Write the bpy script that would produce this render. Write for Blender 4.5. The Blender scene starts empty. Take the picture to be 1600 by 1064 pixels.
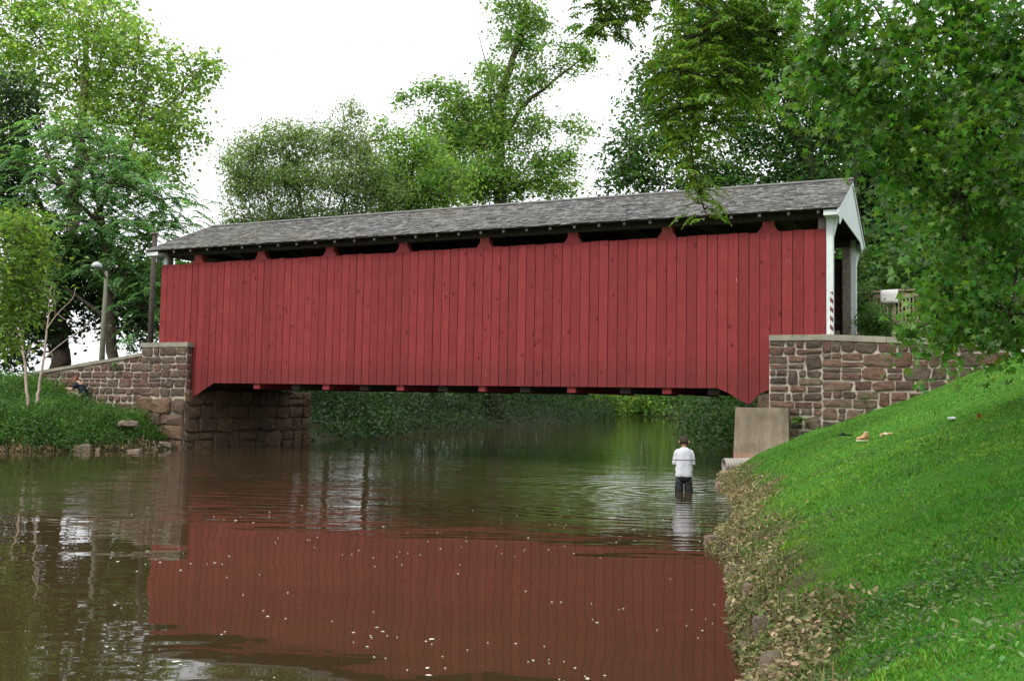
import bpy, bmesh, math, random
import numpy as np
from mathutils import Vector, Matrix
from mathutils import noise as mnoise

random.seed(7)
RNG = np.random.default_rng(7)
SC = bpy.context.scene
COL = SC.collection

# ------------------------------------------------------------------ camera, sky, sun, exposure
F_PX, CAM_H, PITCH, ROLL = 1575.0, 1.75, 0.0624, 0.0181
cd = bpy.data.cameras.new('camera')
cd.sensor_width = 36.0
cd.lens = 36.0 * F_PX / 1600.0
cd.clip_start, cd.clip_end = 0.05, 3000
cam = bpy.data.objects.new('camera', cd)
COL.objects.link(cam)
cam.matrix_world = Matrix.Translation((0, 0, CAM_H)) @ Matrix.Rotation(math.pi / 2 + PITCH, 4, 'X') @ Matrix.Rotation(ROLL, 4, 'Z')
SC.camera = cam

SUN_EL, SUN_AZ = math.radians(50), math.radians(218)      # azimuth clockwise from +Y: behind the camera, to its left
wd = bpy.data.worlds.new('World')
SC.world = wd
wd.use_nodes = True
nt = wd.node_tree
bg = nt.nodes['Background']
sky = nt.nodes.new('ShaderNodeTexSky')
sky.sky_type = 'NISHITA'
sky.sun_disc = False
sky.sun_elevation = SUN_EL
sky.sun_rotation = SUN_AZ
sky.air_density, sky.dust_density, sky.ozone_density = 1.0, 4.0, 1.0
hs = nt.nodes.new('ShaderNodeHueSaturation')              # overcast: the cloud sheet takes the blue out
hs.inputs['Saturation'].default_value = 0.12
mxs = nt.nodes.new('ShaderNodeMix'); mxs.data_type = 'RGBA'
mxs.inputs[0].default_value = 0.65
mxs.inputs[7].default_value = (9.0, 9.2, 9.6, 1)
nt.links.new(sky.outputs[0], hs.inputs['Color'])
nt.links.new(hs.outputs[0], mxs.inputs[6])
nt.links.new(mxs.outputs[2], bg.inputs['Color'])
bg.inputs['Strength'].default_value = 0.15

sl = bpy.data.lights.new('sun', 'SUN')
sl.energy, sl.angle, sl.color = 1.5, math.radians(14), (1.0, 0.95, 0.86)
sun = bpy.data.objects.new('sun', sl)
COL.objects.link(sun)
to_sun = Vector((math.sin(SUN_AZ) * math.cos(SUN_EL), math.cos(SUN_AZ) * math.cos(SUN_EL), math.sin(SUN_EL)))
sun.rotation_euler = (-to_sun).to_track_quat('-Z', 'Y').to_euler()
sun.location = to_sun * 60

SC.view_settings.view_transform = 'Standard'
SC.view_settings.look = 'None'
SC.view_settings.exposure = 0.5
SC.view_settings.gamma = 1.0
SC.view_settings.use_curve_mapping = False
SC.render.engine = 'CYCLES'
SC.cycles.max_bounces = 8
SC.cycles.transparent_max_bounces = 4
SC.cycles.use_denoising = True

# ------------------------------------------------------------------ where things stand (metres; camera above the origin, looking along +Y)
_R = Matrix.Rotation(math.pi / 2 + PITCH, 3, 'X') @ Matrix.Rotation(ROLL, 3, 'Z')


def at(px, py, Y):
    """World point seen at photograph pixel (px, py) that lies at distance Y along +Y."""
    d = _R @ Vector(((px - 800) / F_PX, -(py - 532) / F_PX, -1))
    k = Y / d.y
    return Vector((d.x * k, Y, CAM_H + d.z * k))


def project(P):
    """Nx3 world points -> Nx2 photo pixels and depth."""
    R = np.array(_R)
    q = (P - np.array([0, 0, CAM_H])) @ R
    z = -q[:, 2]
    return 800 + F_PX * q[:, 0] / z, 532 - F_PX * q[:, 1] / z, z


TH = 0.4368
U = np.array([math.cos(TH), -math.sin(TH), 0.0])       # along the bridge
V = np.array([math.sin(TH), math.cos(TH), 0.0])        # across the bridge, away from the camera
O = np.array([-12.584, 35.936, 0.0])
BL, BW = 22.94, 5.56


def bp(s, t, z=0.0):
    return O + U * s + V * t + np.array([0, 0, z])


RIGHT_SHORE = [(-60, -30), (-20, -10), (-6, -4), (-1.5, 1.0), (0.3, 3.5), (1.25, 5.5), (1.6, 6.6), (1.67, 7.2), (1.83, 8.2), (2.1, 9.5),
               (2.4, 11.0), (2.5, 12.6), (2.75, 13.6), (3.45, 15.6), (4.1, 18.2), (4.4, 20.8), (4.85, 23.6), (5.1, 24.8), (5.75, 26.2), (6.6, 29), (8.0, 35.5),
               (13, 58), (22, 100), (25, 135), (26, 176)]
LEFT_SHORE = [(18, 176), (12, 135), (7, 107), (-2.2, 72), (-6.75, 54), (-8.75, 42.5), (-11.3, 35.2), (-11.9, 33.7), (-14.2, 32.3), (-15.7, 31.2),
              (-22, 27), (-34, 20), (-70, 10)]
POLY = np.array(RIGHT_SHORE + LEFT_SHORE, float)
NR = len(RIGHT_SHORE)


def shore_dist(x, y):
    """signed distance to the stream (positive on land) and True where the nearest shore is the right one"""
    x = np.asarray(x, float).ravel(); y = np.asarray(y, float).ravel()
    best = np.full(x.shape, 1e9); side = np.zeros(x.shape, bool); inside = np.zeros(x.shape, bool)
    n = len(POLY)
    for i in range(n):
        a, b = POLY[i], POLY[(i + 1) % n]
        ab = b - a
        t = np.clip(((x - a[0]) * ab[0] + (y - a[1]) * ab[1]) / (ab @ ab), 0, 1)
        d = np.hypot(x - a[0] - t * ab[0], y - a[1] - t * ab[1])
        if i != n - 1:
            m = d < best
            best[m] = d[m]; side[m] = i < NR
        c = ((a[1] > y) != (b[1] > y))
        xi = a[0] + (y - a[1]) / (b[1] - a[1] + 1e-12) * ab[0]
        inside ^= c & (x < xi)
    return np.where(inside, -best, best), side


def fnoise(x, y, s):
    """cheap smooth noise in [-1, 1]"""
    return (np.sin(x * 1.3 * s + 1.7) * np.cos(y * 1.1 * s - .6) + np.sin(x * .7 * s - y * .9 * s + 2.1) + np.sin(x * 2.3 * s + y * 1.9 * s)) / 3


def gz(x, y):
    x = np.asarray(x, float).ravel(); y = np.asarray(y, float).ravel()
    d, right = shore_dist(x, y)
    dn = d + 0.10 * fnoise(x, y, 2.6) * np.clip(d * 2, -1, 1) ** 2
    zr = np.interp(dn, [-6, -1.2, 0, .35, 1.0, 1.6, 4.0, 6.6, 9, 14, 40, 300], [-.9, -.45, -.03, .24, .66, .92, 1.9, 3.0, 3.25, 3.3, 4.0, 7])
    zl = np.interp(dn, [-6, -1.2, 0, .3, 1.5, 3.2, 5.0, 9, 16, 60, 300], [-.9, -.5, -.03, .22, .62, 1.15, 1.65, 2.3, 2.6, 3.0, 6])
    z = np.where(right, zr, zl)
    # inside the wing walls and under the approach roads the ground is the road bed
    land = np.clip((d - .4) / 2, 0, 1)
    return z + land * (.07 * fnoise(x, y, 1.1) + .03 * fnoise(x, y, 3.3))


def g1(x, y):
    return float(gz([x], [y])[0])


# ------------------------------------------------------------------ mesh helpers
def link(o, parent=None):
    COL.objects.link(o)
    if parent is not None:
        o.parent = parent
    return o


def thing(name, label, cat, loc=(0, 0, 0), rotz=0.0, group=None, kind=None):
    o = bpy.data.objects.new(name, None)
    COL.objects.link(o)
    o.location = loc
    o.rotation_euler = (0, 0, rotz)
    o.empty_display_size = .2
    return tag(o, label, cat, group, kind)


def tag(o, label, cat=None, group=None, kind=None):
    o['label'] = label
    if cat: o['category'] = cat
    if group: o['group'] = group
    if kind: o['kind'] = kind
    return o


def np_mesh(name, V_, faces, smooth=False):
    """verts (N,3) and faces: (M,k) array or list of such arrays"""
    me = bpy.data.meshes.new(name)
    V_ = np.ascontiguousarray(V_, np.float32)
    fs = faces if isinstance(faces, list) else [faces]
    fs = [np.asarray(f, np.int32) for f in fs if len(f)]
    me.vertices.add(len(V_)); me.vertices.foreach_set('co', V_.ravel())
    loops = np.concatenate([f.ravel() for f in fs])
    tot = np.concatenate([np.full(len(f), f.shape[1], np.int32) for f in fs])
    st = np.concatenate([[0], np.cumsum(tot)[:-1]]).astype(np.int32)
    me.loops.add(len(loops)); me.loops.foreach_set('vertex_index', loops)
    me.polygons.add(len(tot)); me.polygons.foreach_set('loop_start', st); me.polygons.foreach_set('loop_total', tot)
    if smooth:
        me.polygons.foreach_set('use_smooth', np.ones(len(tot), bool))
    me.update(calc_edges=True)
    return me


def obj(name, me, m=None, parent=None, loc=None, rot=None, scale=None):
    o = bpy.data.objects.new(name, me)
    for mm in (m if isinstance(m, (list, tuple)) else [m]):
        if mm is not None and len(me.materials) < (len(m) if isinstance(m, (list, tuple)) else 1):
            me.materials.append(mm)
    if loc is not None: o.location = loc
    if rot is not None: o.rotation_euler = rot
    if scale is not None: o.scale = scale
    return link(o, parent)


class MB:
    """collects simple solids into one mesh"""
    def __init__(self): self.v, self.f, self.mi = [], [], []

    def add(self, vs, fs, mi=0):
        b = len(self.v)
        self.v += [tuple(p) for p in vs]
        for f in fs:
            self.f.append(tuple(i + b for i in f)); self.mi.append(mi)
        return self

    def box(self, x0, x1, y0, y1, z0, z1, mi=0):
        vs = [(x0, y0, z0), (x1, y0, z0), (x1, y1, z0), (x0, y1, z0), (x0, y0, z1), (x1, y0, z1), (x1, y1, z1), (x0, y1, z1)]
        return self.hexa(vs, mi)

    def hexa(self, vs, mi=0):
        return self.add(vs, [(3, 2, 1, 0), (4, 5, 6, 7), (0, 1, 5, 4), (1, 2, 6, 5), (2, 3, 7, 6), (3, 0, 4, 7)], mi)

    def beam(self, a, b, w, h, mi=0, up=(0, 0, 1)):
        a, b = Vector(a), Vector(b)
        d = (b - a).normalized(); upv = Vector(up)
        s = d.cross(upv)
        if s.length < 1e-4: s = d.cross(Vector((1, 0, 0)))
        s.normalize(); n = s.cross(d)
        s *= w / 2; n *= h / 2
        return self.hexa([a - s - n, a + s - n, a + s + n, a - s + n, b - s - n, b + s - n, b + s + n, b - s + n][:4] and
                         [a - s - n, a + s - n, b + s - n, b - s - n, a - s + n, a + s + n, b + s + n, b - s + n], mi)

    def prism(self, poly, axis, lo, hi, mi=0):
        """polygon in the plane perpendicular to axis, extruded from lo to hi"""
        n = len(poly)
        def p(a, b, c): return {'x': (c, a, b), 'y': (a, c, b), 'z': (a, b, c)}[axis]
        vs = [p(a, b, lo) for a, b in poly] + [p(a, b, hi) for a, b in poly]
        fs = [tuple(range(n))[::-1], tuple(range(n, 2 * n))] + [(i, (i + 1) % n, n + (i + 1) % n, n + i) for i in range(n)]
        return self.add(vs, fs, mi)

    def tube(self, pts, radii, n=8, mi=0):
        pts = [Vector(p) for p in pts]
        vs, fs = [], []
        ref = Vector((.31, .95, .05)).normalized()
        for i, p in enumerate(pts):
            d = (pts[min(i + 1, len(pts) - 1)] - pts[max(i - 1, 0)]).normalized()
            s = d.cross(ref)
            if s.length < .05: s = d.cross(Vector((1, 0, 0)))
            s.normalize(); q = d.cross(s)
            for k in range(n):
                a = 2 * math.pi * k / n
                vs.append(p + (s * math.cos(a) + q * math.sin(a)) * radii[i])
        for i in range(len(pts) - 1):
            for k in range(n):
                fs.append((i * n + k, i * n + (k + 1) % n, (i + 1) * n + (k + 1) % n, (i + 1) * n + k))
        fs += [tuple(range(n))[::-1], tuple(range((len(pts) - 1) * n, len(pts) * n))]
        return self.add(vs, fs, mi)

    def loft(self, rings, mi=0, cap=True):
        n = len(rings[0]); vs = [p for r in rings for p in r]; fs = []
        for i in range(len(rings) - 1):
            for k in range(n):
                fs.append((i * n + k, i * n + (k + 1) % n, (i + 1) * n + (k + 1) % n, (i + 1) * n + k))
        if cap: fs += [tuple(range(n))[::-1], tuple(range((len(rings) - 1) * n, len(rings) * n))]
        return self.add(vs, fs, mi)

    def mesh(self, name, smooth=False):
        me = bpy.data.meshes.new(name)
        me.from_pydata(self.v, [], self.f)
        me.polygons.foreach_set('material_index', self.mi)
        if smooth: me.polygons.foreach_set('use_smooth', [True] * len(self.f))
        bm = bmesh.new(); bm.from_mesh(me); bmesh.ops.recalc_face_normals(bm, faces=bm.faces); bm.to_mesh(me); bm.free()
        me.update()
        return me

    def build(self, name, m, parent=None, smooth=False, **k):
        me = self.mesh(name, smooth)
        ms = m if isinstance(m, (list, tuple)) else [m]
        for mm in ms: me.materials.append(mm)
        o = bpy.data.objects.new(name, me)
        for a, b in k.items(): setattr(o, a, b)
        return link(o, parent)


def ell_ring(c, rx, ry, n=16, tilt=0.0, power=1.0):
    out = []
    for k in range(n):
        a = 2 * math.pi * k / n
        ca, sa = math.cos(a), math.sin(a)
        x = rx * math.copysign(abs(ca) ** power, ca); y = ry * math.copysign(abs(sa) ** power, sa)
        out.append((c[0] + x, c[1] + y, c[2] + tilt * y))
    return out


# ------------------------------------------------------------------ materials
class Mat:
    def __init__(self, name, rough=.7, spec=.3):
        self.m = bpy.data.materials.new(name); self.m.use_nodes = True
        self.nt = self.m.node_tree
        self.b = self.nt.nodes['Principled BSDF']
        self.b.inputs['Roughness'].default_value = rough
        self.b.inputs['Specular IOR Level'].default_value = spec

    def n(self, t, **k):
        x = self.nt.nodes.new('ShaderNode' + t)
        for a, b in k.items():
            if a.startswith('i_'):
                x.inputs[int(a[2:]) if a[2:].isdigit() else a[2:]].default_value = b
            else: setattr(x, a, b)
        return x

    def l(self, a, b): self.nt.links.new(a, b); return self

    def coords(self, kind='Object', scale=(1, 1, 1), per_object=False):
        tc = self.n('TexCoord'); mp = self.n('Mapping'); mp.inputs['Scale'].default_value = scale
        self.l(tc.outputs[kind], mp.inputs['Vector'])
        if per_object:
            oi = self.n('ObjectInfo'); mu = self.n('Math', operation='MULTIPLY', i_1=83.0)
            self.l(oi.outputs['Random'], mu.inputs[0])
            cb = self.n('CombineXYZ'); self.l(mu.outputs[0], cb.inputs[0]); self.l(mu.outputs[0], cb.inputs[2])
            self.l(cb.outputs[0], mp.inputs['Location'])
        return mp.outputs[0]

    def noise(self, vec, scale, detail=4, rough=.6, dist=0):
        x = self.n('TexNoise'); x.inputs['Scale'].default_value = scale; x.inputs['Detail'].default_value = detail
        x.inputs['Roughness'].default_value = rough; x.inputs['Distortion'].default_value = dist
        if vec is not None: self.l(vec, x.inputs['Vector'])
        return x.outputs['Fac']

    def ramp(self, fac, stops, interp='LINEAR'):
        r = self.n('ValToRGB'); r.color_ramp.interpolation = interp
        e = r.color_ramp.elements
        while len(e) < len(stops): e.new(.5)
        for k, (p, c) in enumerate(stops):
            e[k].position = p; e[k].color = (c, c, c, 1) if isinstance(c, (int, float)) else (*c, 1)
        self.l(fac, r.inputs[0])
        return r.outputs[0]

    def mix(self, fac, a, b, mode='MIX'):
        x = self.n('Mix', data_type='RGBA', blend_type=mode)
        for v, i in ((fac, 0), (a, 6), (b, 7)):
            if isinstance(v, (int, float)): x.inputs[i].default_value = v
            elif isinstance(v, tuple): x.inputs[i].default_value = (*v, 1)
            else: self.l(v, x.inputs[i])
        return x.outputs[2]

    def math(self, op, a, b=None, c=None, clamp=False):
        x = self.n('Math', operation=op); x.use_clamp = clamp
        for i, v in enumerate((a, b, c)):
            if v is None: continue
            if isinstance(v, (int, float)): x.inputs[i].default_value = v
            else: self.l(v, x.inputs[i])
        return x.outputs[0]

    def rnd(self): return self.n('ObjectInfo').outputs['Random']
    def island(self): return self.n('NewGeometry').outputs['Random Per Island']
    def color(self, c):
        if isinstance(c, tuple): self.b.inputs['Base Color'].default_value = (*c, 1)
        else: self.l(c, self.b.inputs['Base Color'])
        return self

    def bump(self, h, dist, strength=1.0):
        x = self.n('Bump'); x.inputs['Distance'].default_value = dist; x.inputs['Strength'].default_value = strength
        self.l(h, x.inputs['Height']); self.l(x.outputs[0], self.b.inputs['Normal'])
        return self


def plain(name, c, rough=.7, var=.25, scale=8, bump=.004, spec=.25):
    M = Mat(name, rough, spec)
    v = M.coords('Object')
    nz = M.noise(v, scale, 5)
    k = M.ramp(nz, [(.3, 1 - var), (.7, 1 + var)])
    M.color(M.mix(1.0, c, k, 'MULTIPLY'))
    if bump: M.bump(nz, bump)
    return M.m


def leaf_mat(name, c, var_h=.035, var_v=.5, trans=.4, rough=.45, spec=.35, c2=None, clump=.5):
    """leaf blade: diffuse + light coming through, colour varies leaf by leaf and clump by clump"""
    M = Mat(name, rough, spec)
    isl = M.island()
    v = M.coords('Object')
    cl = M.noise(v, clump, 2)
    base = M.mix(M.ramp(cl, [(.35, 0.0), (.65, 1.0)]), c, c2 or tuple(k * .8 for k in c))
    hsn = M.n('HueSaturation')
    M.l(base, hsn.inputs['Color'])
    M.l(M.math('MULTIPLY_ADD', isl, var_h * 2, .5 - var_h), hsn.inputs['Hue'])
    r2 = M.math('FRACT', M.math('MULTIPLY', isl, 37.7))
    big_ = M.ramp(M.noise(v, clump * .37 + .1, 3), [(.3, .78), (.7, 1.2)])
    M.l(M.math('MULTIPLY', big_, M.math('MULTIPLY_ADD', r2, var_v * 2, 1 - var_v)), hsn.inputs['Value'])
    M.color(hsn.outputs[0])
    tr = M.n('BsdfTranslucent')
    tcol = M.mix(1.0, hsn.outputs[0], (1.5, 1.6, .7), 'MULTIPLY')
    M.l(tcol, tr.inputs['Color'])
    ms = M.n('MixShader'); ms.inputs[0].default_value = trans
    out = M.nt.nodes['Material Output']
    M.l(M.b.outputs[0], ms.inputs[1]); M.l(tr.outputs[0], ms.inputs[2]); M.l(ms.outputs[0], out.inputs['Surface'])
    return M.m


def make_board_mat(name, c, dark=1.0):
    M = Mat(name, .7, .12)
    v = M.coords('Object', (1, 1, 1), True)
    vs = M.coords('Object', (14, 14, .55), True)          # grain runs up the board
    grain = M.noise(vs, 2.2, 5, .65)
    blot = M.noise(v, 2.3, 4, .6)
    rn = M.rnd()
    tone = M.math('MULTIPLY_ADD', rn, .22, .89)
    col = M.mix(M.ramp(blot, [(.3, 0.0), (.72, 1.0)]), c, (c[0] * .82, c[1] * .72, c[2] * .78))
    col = M.mix(M.ramp(grain, [(.42, 0.0), (.75, .32)]), col, (c[0] * 1.25, c[1] * 2.0, c[2] * 1.9))
    sp = M.n('TexVoronoi'); sp.inputs['Scale'].default_value = 3.4; M.l(M.coords('Object', (1, 1, .62), True), sp.inputs['Vector'])
    kn = M.math('MULTIPLY', M.ramp(sp.outputs['Distance'], [(.07, .95), (.19, 0.0)]), M.ramp(M.noise(v, 1.7, 1), [(.40, 0.0), (.5, 1.0)]))
    col = M.mix(kn, col, (c[0] * .38, c[1] * .35, c[2] * .4))
    chip = M.ramp(M.noise(M.coords('Object', (30, 30, 4.5), True), 1.0, 2, .5), [(.70, 0.0), (.73, 1.0)], 'LINEAR')
    chip2 = M.math('MULTIPLY', chip, M.ramp(M.noise(v, .8, 2), [(.52, 0.0), (.66, .75)]))
    col = M.mix(chip2, col, (.45, .30, .28))
    sz = M.n('SeparateXYZ'); M.l(M.n('TexCoord').outputs['Object'], sz.inputs[0])
    grime = M.math('MULTIPLY', M.ramp(M.math('MULTIPLY_ADD', blot, .9, M.math('MULTIPLY_ADD', sz.outputs[2], 1.0, 0.0)), [(0.0, 1.0), (.62, 0.0)]), .55)
    col = M.mix(grime, col, (c[0] * .55, c[1] * .8, c[2] * .75))
    strk = M.ramp(M.noise(M.coords('Object', (9, 9, .35), True), 1.6, 4, .6), [(.55, 0.0), (.75, .5)])
    col = M.mix(strk, col, (c[0] * .62, c[1] * .6, c[2] * .62))
    cb = M.n('CombineXYZ')
    for i in range(3): M.l(tone, cb.inputs[i])
    col = M.mix(1.0, col, cb.outputs[0], 'MULTIPLY')
    M.color(col)
    M.bump(grain, .004)
    return M.m


M_ = {}
RED = (.210, .032, .033)
M_['board'] = make_board_mat('red_painted_board', RED)
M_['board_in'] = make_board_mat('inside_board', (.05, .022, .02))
M_['red'] = plain('red_post_paint', (.27, .04, .036), .6, .35, 6)
M_['white'] = plain('white_paint', (.60, .64, .64), .5, .10, 5, .002)
M_['old_wood'] = plain('weathered_dark_wood', (.06, .048, .038), .8, .4, 9, .005)
M_['grey_wood'] = plain('grey_wood', (.2, .17, .14), .85, .4, 10, .005)
M_['rail_wood'] = plain('pale_rail_wood', (.33, .24, .17), .8, .3, 10)
M_['concrete'] = None
M_['rafter_end'] = plain('rafter_end_grain', (.14, .135, .125), .8, .2)


def shingle_mat():
    M = Mat('cedar_shingles', .85, .2)
    isl = M.island()
    col = M.ramp(isl, [(0, (.06, .058, .057)), (.3, (.112, .110, .107)), (.7, (.155, .153, .148)), (1, (.26, .255, .25))])
    v = M.coords('Object')
    st = M.noise(M.coords('Object', (20, 1.5, 1.5)), 2, 4)
    col = M.mix(M.ramp(st, [(.4, 0.0), (.7, .5)]), col, (.10, .095, .09))
    moss = M.ramp(M.noise(v, .35, 3), [(.52, 0.0), (.7, .35)])
    col = M.mix(moss, col, (.16, .15, .10))
    M.color(col); M.bump(st, .006)
    return M.m


def stone_mat(name, stops, spread=.35):
    M = Mat(name, .85, .2)
    v = M.coords('Object', (1, 1, 1), True)
    col = M.ramp(M.rnd(), stops)
    nz = M.noise(v, 7, 6, .65)
    fine = M.noise(v, 40, 3)
    col = M.mix(1.0, col, M.ramp(nz, [(.28, 1 - spread), (.72, 1 + spread)]), 'MULTIPLY')
    lich = M.ramp(M.noise(v, 3.1, 5, .7), [(.58, 0.0), (.68, .55)])
    col = M.mix(lich, col, (.17, .155, .12))
    dk = M.ramp(M.noise(v, 2.0, 3), [(.3, .6), (.45, 0.0)])
    col = M.mix(dk, col, (.05, .04, .036))
    M.color(col)
    h = M.math('MULTIPLY_ADD', fine, .3, nz)
    M.bump(h, .06)
    return M.m


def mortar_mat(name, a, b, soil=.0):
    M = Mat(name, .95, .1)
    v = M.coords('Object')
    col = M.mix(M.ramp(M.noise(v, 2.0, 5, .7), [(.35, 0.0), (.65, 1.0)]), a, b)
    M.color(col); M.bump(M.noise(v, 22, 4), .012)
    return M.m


M_['shingle'] = shingle_mat()
M_['stone'] = stone_mat('red_sandstone', [(0, (.10, .058, .044)), (.25, (.135, .072, .054)), (.5, (.088, .066, .05)), (.7, (.135, .10, .07)), (.85, (.16, .09, .066)), (1, (.058, .047, .04))])
M_['stone_low'] = stone_mat('brown_foundation_stone', [(0, (.125, .078, .05)), (.4, (.155, .10, .062)), (.7, (.11, .08, .054)), (1, (.14, .085, .062))])
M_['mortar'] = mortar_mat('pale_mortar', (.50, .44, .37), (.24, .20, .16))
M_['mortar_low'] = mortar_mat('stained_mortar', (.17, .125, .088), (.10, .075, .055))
M_['coping'] = mortar_mat('lichened_coping', (.30, .275, .22), (.19, .18, .14))
M_['rock'] = stone_mat('shore_rock', [(0, (.36, .25, .18)), (.5, (.42, .33, .25)), (1, (.27, .20, .15))])
M_['bark'] = plain('dark_bark', (.065, .05, .038), .9, .5, 7, .03)
M_['bark_grey'] = plain('grey_bark', (.16, .13, .105), .9, .45, 7, .02)
M_['bark_pale'] = plain('pale_sapling_bark', (.42, .33, .27), .85, .25, 9, .004)


def concrete_mat():
    M = Mat('stained_concrete', .88, .2)
    v = M.coords('Object')
    nz = M.noise(v, 1.7, 6, .65)
    col = M.mix(M.ramp(nz, [(.35, 0.0), (.65, 1.0)]), (.29, .225, .16), (.15, .125, .09))
    stn = M.ramp(M.noise(M.coords('Object', (5, 5, .7)), 1.3, 5, .7), [(.48, 0.0), (.7, .6)])
    col = M.mix(stn, col, (.10, .085, .06))
    sep = M.n('SeparateXYZ'); M.l(M.n('TexCoord').outputs['Object'], sep.inputs[0])
    lo = M.ramp(M.math('MULTIPLY_ADD', nz, .1, sep.outputs[2]), [(.60, 1.0), (.66, 0.0)])
    col = M.mix(lo, col, (.30, .18, .125))
    pale = M.ramp(M.noise(M.coords('Object', (2.5, 2.5, .6)), 1.5, 4), [(.55, 0.0), (.75, .5)])
    col = M.mix(pale, col, (.36, .33, .28))
    M.color(col); M.bump(M.noise(v, 25, 4), .01)
    return M.m


M_['concrete'] = concrete_mat()


def ground_mat():
    M = Mat('turf_and_earth', .95, .1)
    g = M.n('NewGeometry'); v = g.outputs['Position']
    n1 = M.noise(v, .6, 4); n2 = M.noise(v, 6, 5, .7); n3 = M.noise(v, 35, 3)
    grass = M.mix(M.ramp(n1, [(.35, 0.0), (.65, 1.0)]), (.05, .165, .018), (.075, .20, .026))
    grass = M.mix(M.ramp(n2, [(.45, 0.0), (.75, .6)]), grass, (.022, .075, .012))
    earth = M.mix(M.ramp(n2, [(.3, 0.0), (.7, 1.0)]), (.06, .042, .028), (.13, .095, .06))
    sep = M.n('SeparateXYZ'); M.l(v, sep.inputs[0])
    z = M.math('MULTIPLY_ADD', n2, .35, M.math('MULTIPLY_ADD', n1, .5, sep.outputs[2]))
    fac = M.ramp(M.math('MULTIPLY', z, .5), [(.36, 0.0), (.50, 1.0)])
    # beyond the bridge: brown-green woodland floor
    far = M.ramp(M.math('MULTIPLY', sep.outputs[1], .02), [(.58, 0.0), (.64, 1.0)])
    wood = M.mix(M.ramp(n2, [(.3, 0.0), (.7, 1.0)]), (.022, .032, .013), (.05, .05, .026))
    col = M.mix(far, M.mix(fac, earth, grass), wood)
    M.color(col); M.bump(M.math('ADD', n2, n3), .03)
    return M.m


def water_mat():
    M = Mat('stream_water', .015, .5)
    M.b.inputs['IOR'].default_value = 1.333
    g = M.n('NewGeometry'); v = g.outputs['Position']
    sep = M.n('SeparateXYZ'); M.l(v, sep.inputs[0])
    x, y = sep.outputs[0], sep.outputs[1]
    M.color(M.mix(M.ramp(M.noise(v, .25, 3), [(.35, 0.0), (.65, 1.0)]), (.038, .026, .012), (.046, .031, .014)))
    def wav(scale, detail, sc3, dist=0.0):
        mp = M.n('Mapping'); mp.inputs['Scale'].default_value = sc3; M.l(v, mp.inputs['Vector'])
        return M.noise(mp.outputs[0], scale, detail, .5, dist)
    slow = wav(.55, 1.0, (.9, 1.3, 1))                       # long lazy swell that bends the reflected boards
    mid = wav(1.6, 1.5, (.7, 1.6, 1))
    rip = wav(2.0, 2.0, (.35, 1.9, 1), .35)                  # short ripples lying across the stream
    fine = wav(6.0, 2.0, (.5, 1.6, 1), .2)
    # the riffled stretch: under the bridge and this side of it, ending along a line across the pool
    edge = M.math('MULTIPLY_ADD', x, .30, y)
    wob = M.math('MULTIPLY_ADD', wav(.5, 2, (.5, 1, 1)), 2.2, edge)
    m1 = M.math('MULTIPLY', M.ramp(M.math('MULTIPLY', wob, .03), [(.405, 0.0), (.425, 1.0)]), M.ramp(M.math('MULTIPLY', y, .02), [(.5, 1.0), (.85, .12)]))
    m1 = M.math('MULTIPLY', m1, M.ramp(M.math('MULTIPLY_ADD', x, .03, .5), [(.17, .06), (.30, 1.0)]))
    m1 = M.math('MULTIPLY', m1, M.ramp(M.math('MULTIPLY_ADD', x, .05, .5), [(.30, 1.0), (.45, .38), (.75, .30)]))
    pt = M.ramp(wav(.33, 2, (.6, 1, 1)), [(.36, .25), (.6, 1.0)])
    m1 = M.math('MULTIPLY', m1, pt)
    h = M.math('ADD', M.math('MULTIPLY', slow, .016), M.math('MULTIPLY', mid, .0045))
    h = M.math('ADD', h, M.math('MULTIPLY', m1, M.math('ADD', M.math('MULTIPLY', rip, .036), M.math('MULTIPLY', fine, .005))))
    # rings round the wading boy
    dx = M.math('SUBTRACT', x, 3.6); dy = M.math('SUBTRACT', y, 20.95)
    rr = M.math('SQRT', M.math('ADD', M.math('MULTIPLY', dx, dx), M.math('MULTIPLY', dy, dy)))
    ring = M.math('MULTIPLY', M.math('SINE', M.math('MULTIPLY', rr, 15.0)), M.ramp(M.math('MULTIPLY', rr, .12), [(.02, 1.0), (1.0, 0.0)]))
    h = M.math('ADD', h, M.math('MULTIPLY', ring, .0028))
    M.bump(h, 1.0)
    return M.m


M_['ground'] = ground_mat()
M_['water'] = water_mat()

# ------------------------------------------------------------------ ground and water
def axis(lo, hi, spans):
    """grid coordinates: spans = [(a, b, step)], growing steps outside"""
    xs = []
    for a, b, st in spans: xs += list(np.arange(a, b, st))
    x = spans[-1][1]; st = spans[-1][2]; xs.append(x)
    while x < hi: st *= 1.25; x += st; xs.append(x)
    x = spans[0][0]; st = spans[0][2]; pre = []
    while x > lo: st *= 1.25; x -= st; pre.append(x)
    return np.array(pre[::-1] + xs)


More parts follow.
